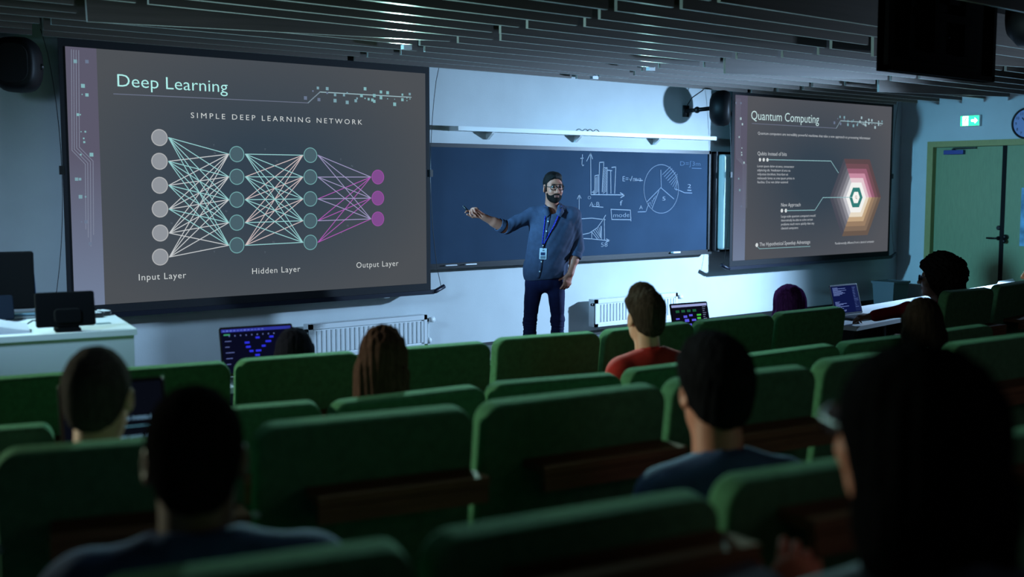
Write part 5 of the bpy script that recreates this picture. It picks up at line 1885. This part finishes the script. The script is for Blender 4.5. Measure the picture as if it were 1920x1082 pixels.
    if glasses:
        g = G()
        for x in (-1, 1):
            g.tube([hf.pt((x * 0.033 + 0.025 * math.cos(t), 0.11, 0.006 + 0.021 * math.sin(t))) for t in [2 * math.pi * i / 20 for i in range(21)]], 0.0024, 6, False)
            g.tube([hf.pt((0.058 * x, 0.107, 0.012)), hf.pt((0.08 * x, 0.05, 0.013)), hf.pt((0.083 * x, -0.01, 0.01))], 0.0024, 6)
        gl = mk('glasses', g, black_m, r, True, local=True)
        g = G()
        for x in (-1, 1):
            g.add([hf.pt((x * 0.033 + 0.0235 * math.cos(t), 0.1105, 0.006 + 0.0195 * math.sin(t))) for t in [2 * math.pi * i / 20 for i in range(20)]], [tuple(range(20))])
        mk('lenses', g, mat('lens_glass', (90, 120, 150), 0.05, 0.0, 1.0), gl, local=True)
    return r, hf


def short_hair(thick=0.010, nape=-0.075, front=0.076, quiff=0.0, amp=0.0025, ear=0.0):
    def f(r, hf, m, vox, I):
        B = Body()
        hf.ell(B, (0, -0.017, 0.036), (0.0745 + thick * 0.6, 0.096 + thick * 0.8, 0.086 + thick), 0.02)
        hf.ell(B, (0, -0.055, -0.025), (0.058 + thick * 0.4, 0.05 + thick * 0.6, 0.065), 0.03)
        if quiff:
            hf.ell(B, (0, 0.045, 0.10 + quiff * 0.4), (0.062, 0.06, 0.035 + quiff * 0.5), 0.03)
            hf.ell(B, (-0.05, 0.03, 0.07), (0.035, 0.06, 0.035), 0.02)
        hf.half(B, (0, 0.085, front), (0, 0.66, -0.75), 0.012)
        hf.half(B, (0, -0.06, nape), (0, 0.1, -1), 0.012)
        for x in (-1, 1):
            hf.ell(B, (0.085 * x, 0.01, -0.022), (0.022, 0.036, 0.042), 0.008, 's')
        sdf('hair', B, vox * 0.8, m, r, ripple(amp, 90, 3, (1, 1, 0.25)))
    return f


def long_hair(length=0.3, width=0.1, part=True, flare=0.02, fringe=False, amp=0.003):
    def f(r, hf, m, vox, I):
        B = Body()
        hf.ell(B, (0, -0.015, 0.037), (0.086, 0.108, 0.098), 0.02)
        hf.ell(B, (0, -0.03, -0.02), (0.088, 0.09, 0.11), 0.03)
        zz = -0.10
        base = hf.pt((0, -0.055, -0.05))
        for x in (-1, 0, 1):
            a = base + hf.R @ np.array((x * 0.045, 0.0, 0.0))
            b = base + hf.R @ np.array((x * (width - 0.045), -0.03, 0)) + np.array((0, 0, -length * 0.55))
            c_ = base + hf.R @ np.array((x * (width - 0.04 + flare), -0.03, 0)) + np.array((0, 0, -length))
            I.cone(B, a, b, 0.06, 0.05, 0.03)
            I.cone(B, b, c_, 0.05, 0.04, 0.03)
        hf.half(B, (0, 0.088, 0.085), (0, 0.85, -0.5), 0.02)
        if fringe:
            hf.ell(B, (0, 0.06, 0.055), (0.07, 0.05, 0.04), 0.02)
        for x in (-1, 1):
            hf.cone(B, (0.074 * x, 0.045, 0.03), (0.078 * x, 0.03, -0.12), 0.017, 0.014, 0.02)
        if part:
            hf.cone(B, (0.004, 0.05, 0.14), (0.004, -0.10, 0.128), 0.006, 0.006, 0.012, 's')
        st = ripple(amp, 60, 8, (1.3, 1.3, 0.22))
        sdf('hair', B, vox * 0.8, m, r, st)
    return f


def curly_hair(R_=0.15, drop=0.03):
    def f(r, hf, m, vox, I):
        B = Body()
        hf.ell(B, (0, -0.035, 0.035), (R_, R_ * 1.02, R_ * 0.95), 0.02)
        hf.ell(B, (0, -0.06, -0.05), (R_ * 0.85, R_ * 0.75, R_ * 0.7), 0.03)
        hf.half(B, (0, 0.07, 0.05), (0, 0.85, -0.5), 0.02)
        n1 = ripple(0.010, 55, 12)
        n2 = ripple(0.006, 120, 13)
        sdf('hair', B, vox * 0.8, m, r, lambda P: n1(P) + n2(P))
    return f


def bob_hair(length=0.16):
    def f(r, hf, m, vox, I):
        B = Body()
        hf.ell(B, (0, -0.02, 0.03), (0.1, 0.115, 0.10), 0.02)
        hf.ell(B, (0, -0.035, -0.05), (0.102, 0.1, 0.13), 0.04)
        hf.cone(B, (-0.05, -0.05, -0.10), (-0.055, -0.05, -0.10 - length), 0.068, 0.06, 0.04)
        hf.cone(B, (0.05, -0.05, -0.10), (0.06, -0.05, -0.10 - length), 0.068, 0.06, 0.04)
        hf.half(B, (0, 0.078, 0.08), (0, 0.9, -0.45), 0.02)
        sdf('hair', B, vox * 0.8, m, r, ripple(0.003, 50, 8, (1.3, 1.3, 0.22)))
    return f


def crown(px_, py_, y):
    return at(px_, py_, 1, y)


def look(top, tx, ty):
    return math.atan2(tx - top[0], ty - top[1])


# third row, left: grey-haired man at the text laptop
t = crown(180, 654, -5.22)
seated('person with short greying hair sitting left before the laptop with pale text', t, FL['C'], RAD(14), RAD(33), skin_light, short_hair(0.012, -0.095, amp=0.0012), hair_mat('hair_grey_brown', (62, 56, 55)),
       cloth('shirt_white_grey', (120, 128, 136)), k=1.02, pitch=-0.02, vox=0.006, collar=cloth('collar_white', (196, 204, 210)))
# fourth row, left: big cropped head
t = crown(362, 724, -6.2)
seated('person with cropped black hair and navy shirt, nearest at the left', t, FL['D'], RAD(22), RAD(24), skin_dark, short_hair(0.008, -0.07, amp=0.0012), hair_mat('hair_cropped_black', (22, 20, 21), 0.8),
       cloth('shirt_navy_check', (52, 66, 104)), k=1.08, wide=1.2, neckl=0.172, vox=0.006, collar=cloth('collar_navy', (62, 76, 116)))
# front row
t = crown(548, 617, -3.3)
seated('person with smooth black hair in the front row before the blue-screened laptop', t, FL['A'], RAD(0), RAD(35), skin_light, long_hair(0.24, 0.09), hair_mat('hair_smooth_black', (24, 22, 28), 0.6),
       cloth('top_dark_plum', (44, 34, 48)), k=1.0, vox=0.008)
t = crown(714, 614, -4.5)
seated('person with long wavy brown hair in the second row left of centre', t, FL['B'], RAD(8), RAD(40), skin_light, long_hair(0.34, 0.1, flare=0.03, amp=0.006), hair_mat('hair_brown', (74, 52, 46), 0.4),
       cloth('top_brown', (96, 74, 60)), k=1.02, vox=0.007)
t = crown(1207, 545, -4.5)
seated('person with short brown hair and red top turned towards the lecturer', t, FL['B'], RAD(16), RAD(22), skin_light, short_hair(0.014, -0.085, 0.07, quiff=0.028, amp=0.0018), hair_mat('hair_ash_brown', (54, 45, 40), 0.6),
       cloth('top_red', (150, 34, 30)), k=1.02, pitch=0.02, vox=0.006, collar=cloth('collar_red', (160, 40, 36)))
t = crown(1473, 534, -3.62)
seated('person with purple tinted short hair in the front row left of the aisle table', t, FL['A'], RAD(-8), RAD(30), skin_light, bob_hair(0.03), hair_mat('hair_purple', (74, 34, 84), 0.35),
       cloth('top_black', (26, 26, 30)), k=1.0, vox=0.009)
# fourth row, centre right
t = crown(1335, 641, -6.22)
seated('person with full black hair and blue shirt at centre right in the fourth row', t, FL['D'], RAD(22), RAD(30), skin_tan, short_hair(0.026, -0.095, 0.08, quiff=0.012, amp=0.002), hair_mat('hair_thick_black', (24, 23, 26), 0.7),
       cloth('shirt_steel_blue', (58, 74, 108)), k=1.05, wide=1.08, vox=0.006, collar=cloth('collar_steel_blue', (62, 80, 116)))
# third row, right
t = crown(1724, 560, -5.2)
seated('person with long straight brown hair behind the aisle table', t, FL['C'], RAD(10), RAD(45), skin_light, long_hair(0.3, 0.1, amp=0.002), hair_mat('hair_dark_brown', (34, 27, 24), 0.5),
       cloth('top_charcoal', (34, 34, 38)), k=1.0, vox=0.008)
# front row right of the aisle
t = crown(1752, 490, -3.74)
seated('person with big curly hair, glasses and red sweater right of the aisle table', t, FL['A'], RAD(-16), RAD(-24), skin_dark, curly_hair(0.165), hair_mat('hair_curly_black', (26, 21, 20), 0.7),
       cloth('sweater_dark_red', (120, 18, 24)), k=1.06, vox=0.009, glasses=True, up_arm=(-1, (-0.36, 0.16, 0.76), (-0.42, 0.40, 0.70), (0.2, 0.97, -0.1), (0, 0.1, 1)))
# right edge
t = crown(1958, 468, -5.25)
seated('person in dark clothes leaning in at the right edge of the photo', t, FL['C'], RAD(-8), RAD(-20), skin_tan, long_hair(0.2, 0.09, amp=0.004), hair_mat('hair_edge_black', (22, 20, 24), 0.3),
       cloth('jacket_black', (20, 21, 26)), k=1.02, vox=0.009, lean=0.12)
# nearest: right foreground
t = crown(1700, 646, -7.2)
seated('person with dark chin-length hair and glasses, nearest in the right foreground', t, FL['E'], RAD(34), RAD(16), skin_tan, bob_hair(0.13), hair_mat('hair_near_black', (15, 15, 17), 0.7),
       cloth('top_slate', (46, 56, 70)), k=1.12, wide=1.0, vox=0.006, glasses=True, lean=0.08, up_arm=(-1, (-0.27, 0.12, 0.56), (-0.12, 0.24, 0.72), (0.2, 0.1, 1.0), (-0.3, -0.9, 0.1)))
# open notebook before the nearest person
c = Vector(at(1290, 1062, 2, 1.0))
o = thing('notebook', 'open pale notebook lying low in the foreground left of the nearest person', 'notebook', tuple(c), RAD(-20))
M = Matrix.Translation(c) @ Matrix.Rotation(RAD(-24), 4, 'Z')
mk('notebook_pages', G().prism([M @ Vector(p) for p in ((-0.08, -0.12, -0.01), (0.11, -0.12, 0.0), (0.09, 0.075, 0.0), (0.0, 0.095, -0.004))], (0, 0, 0.012)), mat('paper_blue_grey', (92, 104, 122), 0.8), o)
mk('notebook_cover', G().prism([M @ Vector(p) for p in ((-0.085, -0.125, -0.02), (0.115, -0.125, -0.01), (0.095, 0.08, -0.01), (0.0, 0.1, -0.014))], (0, 0, 0.008)), blackmat_m, o)
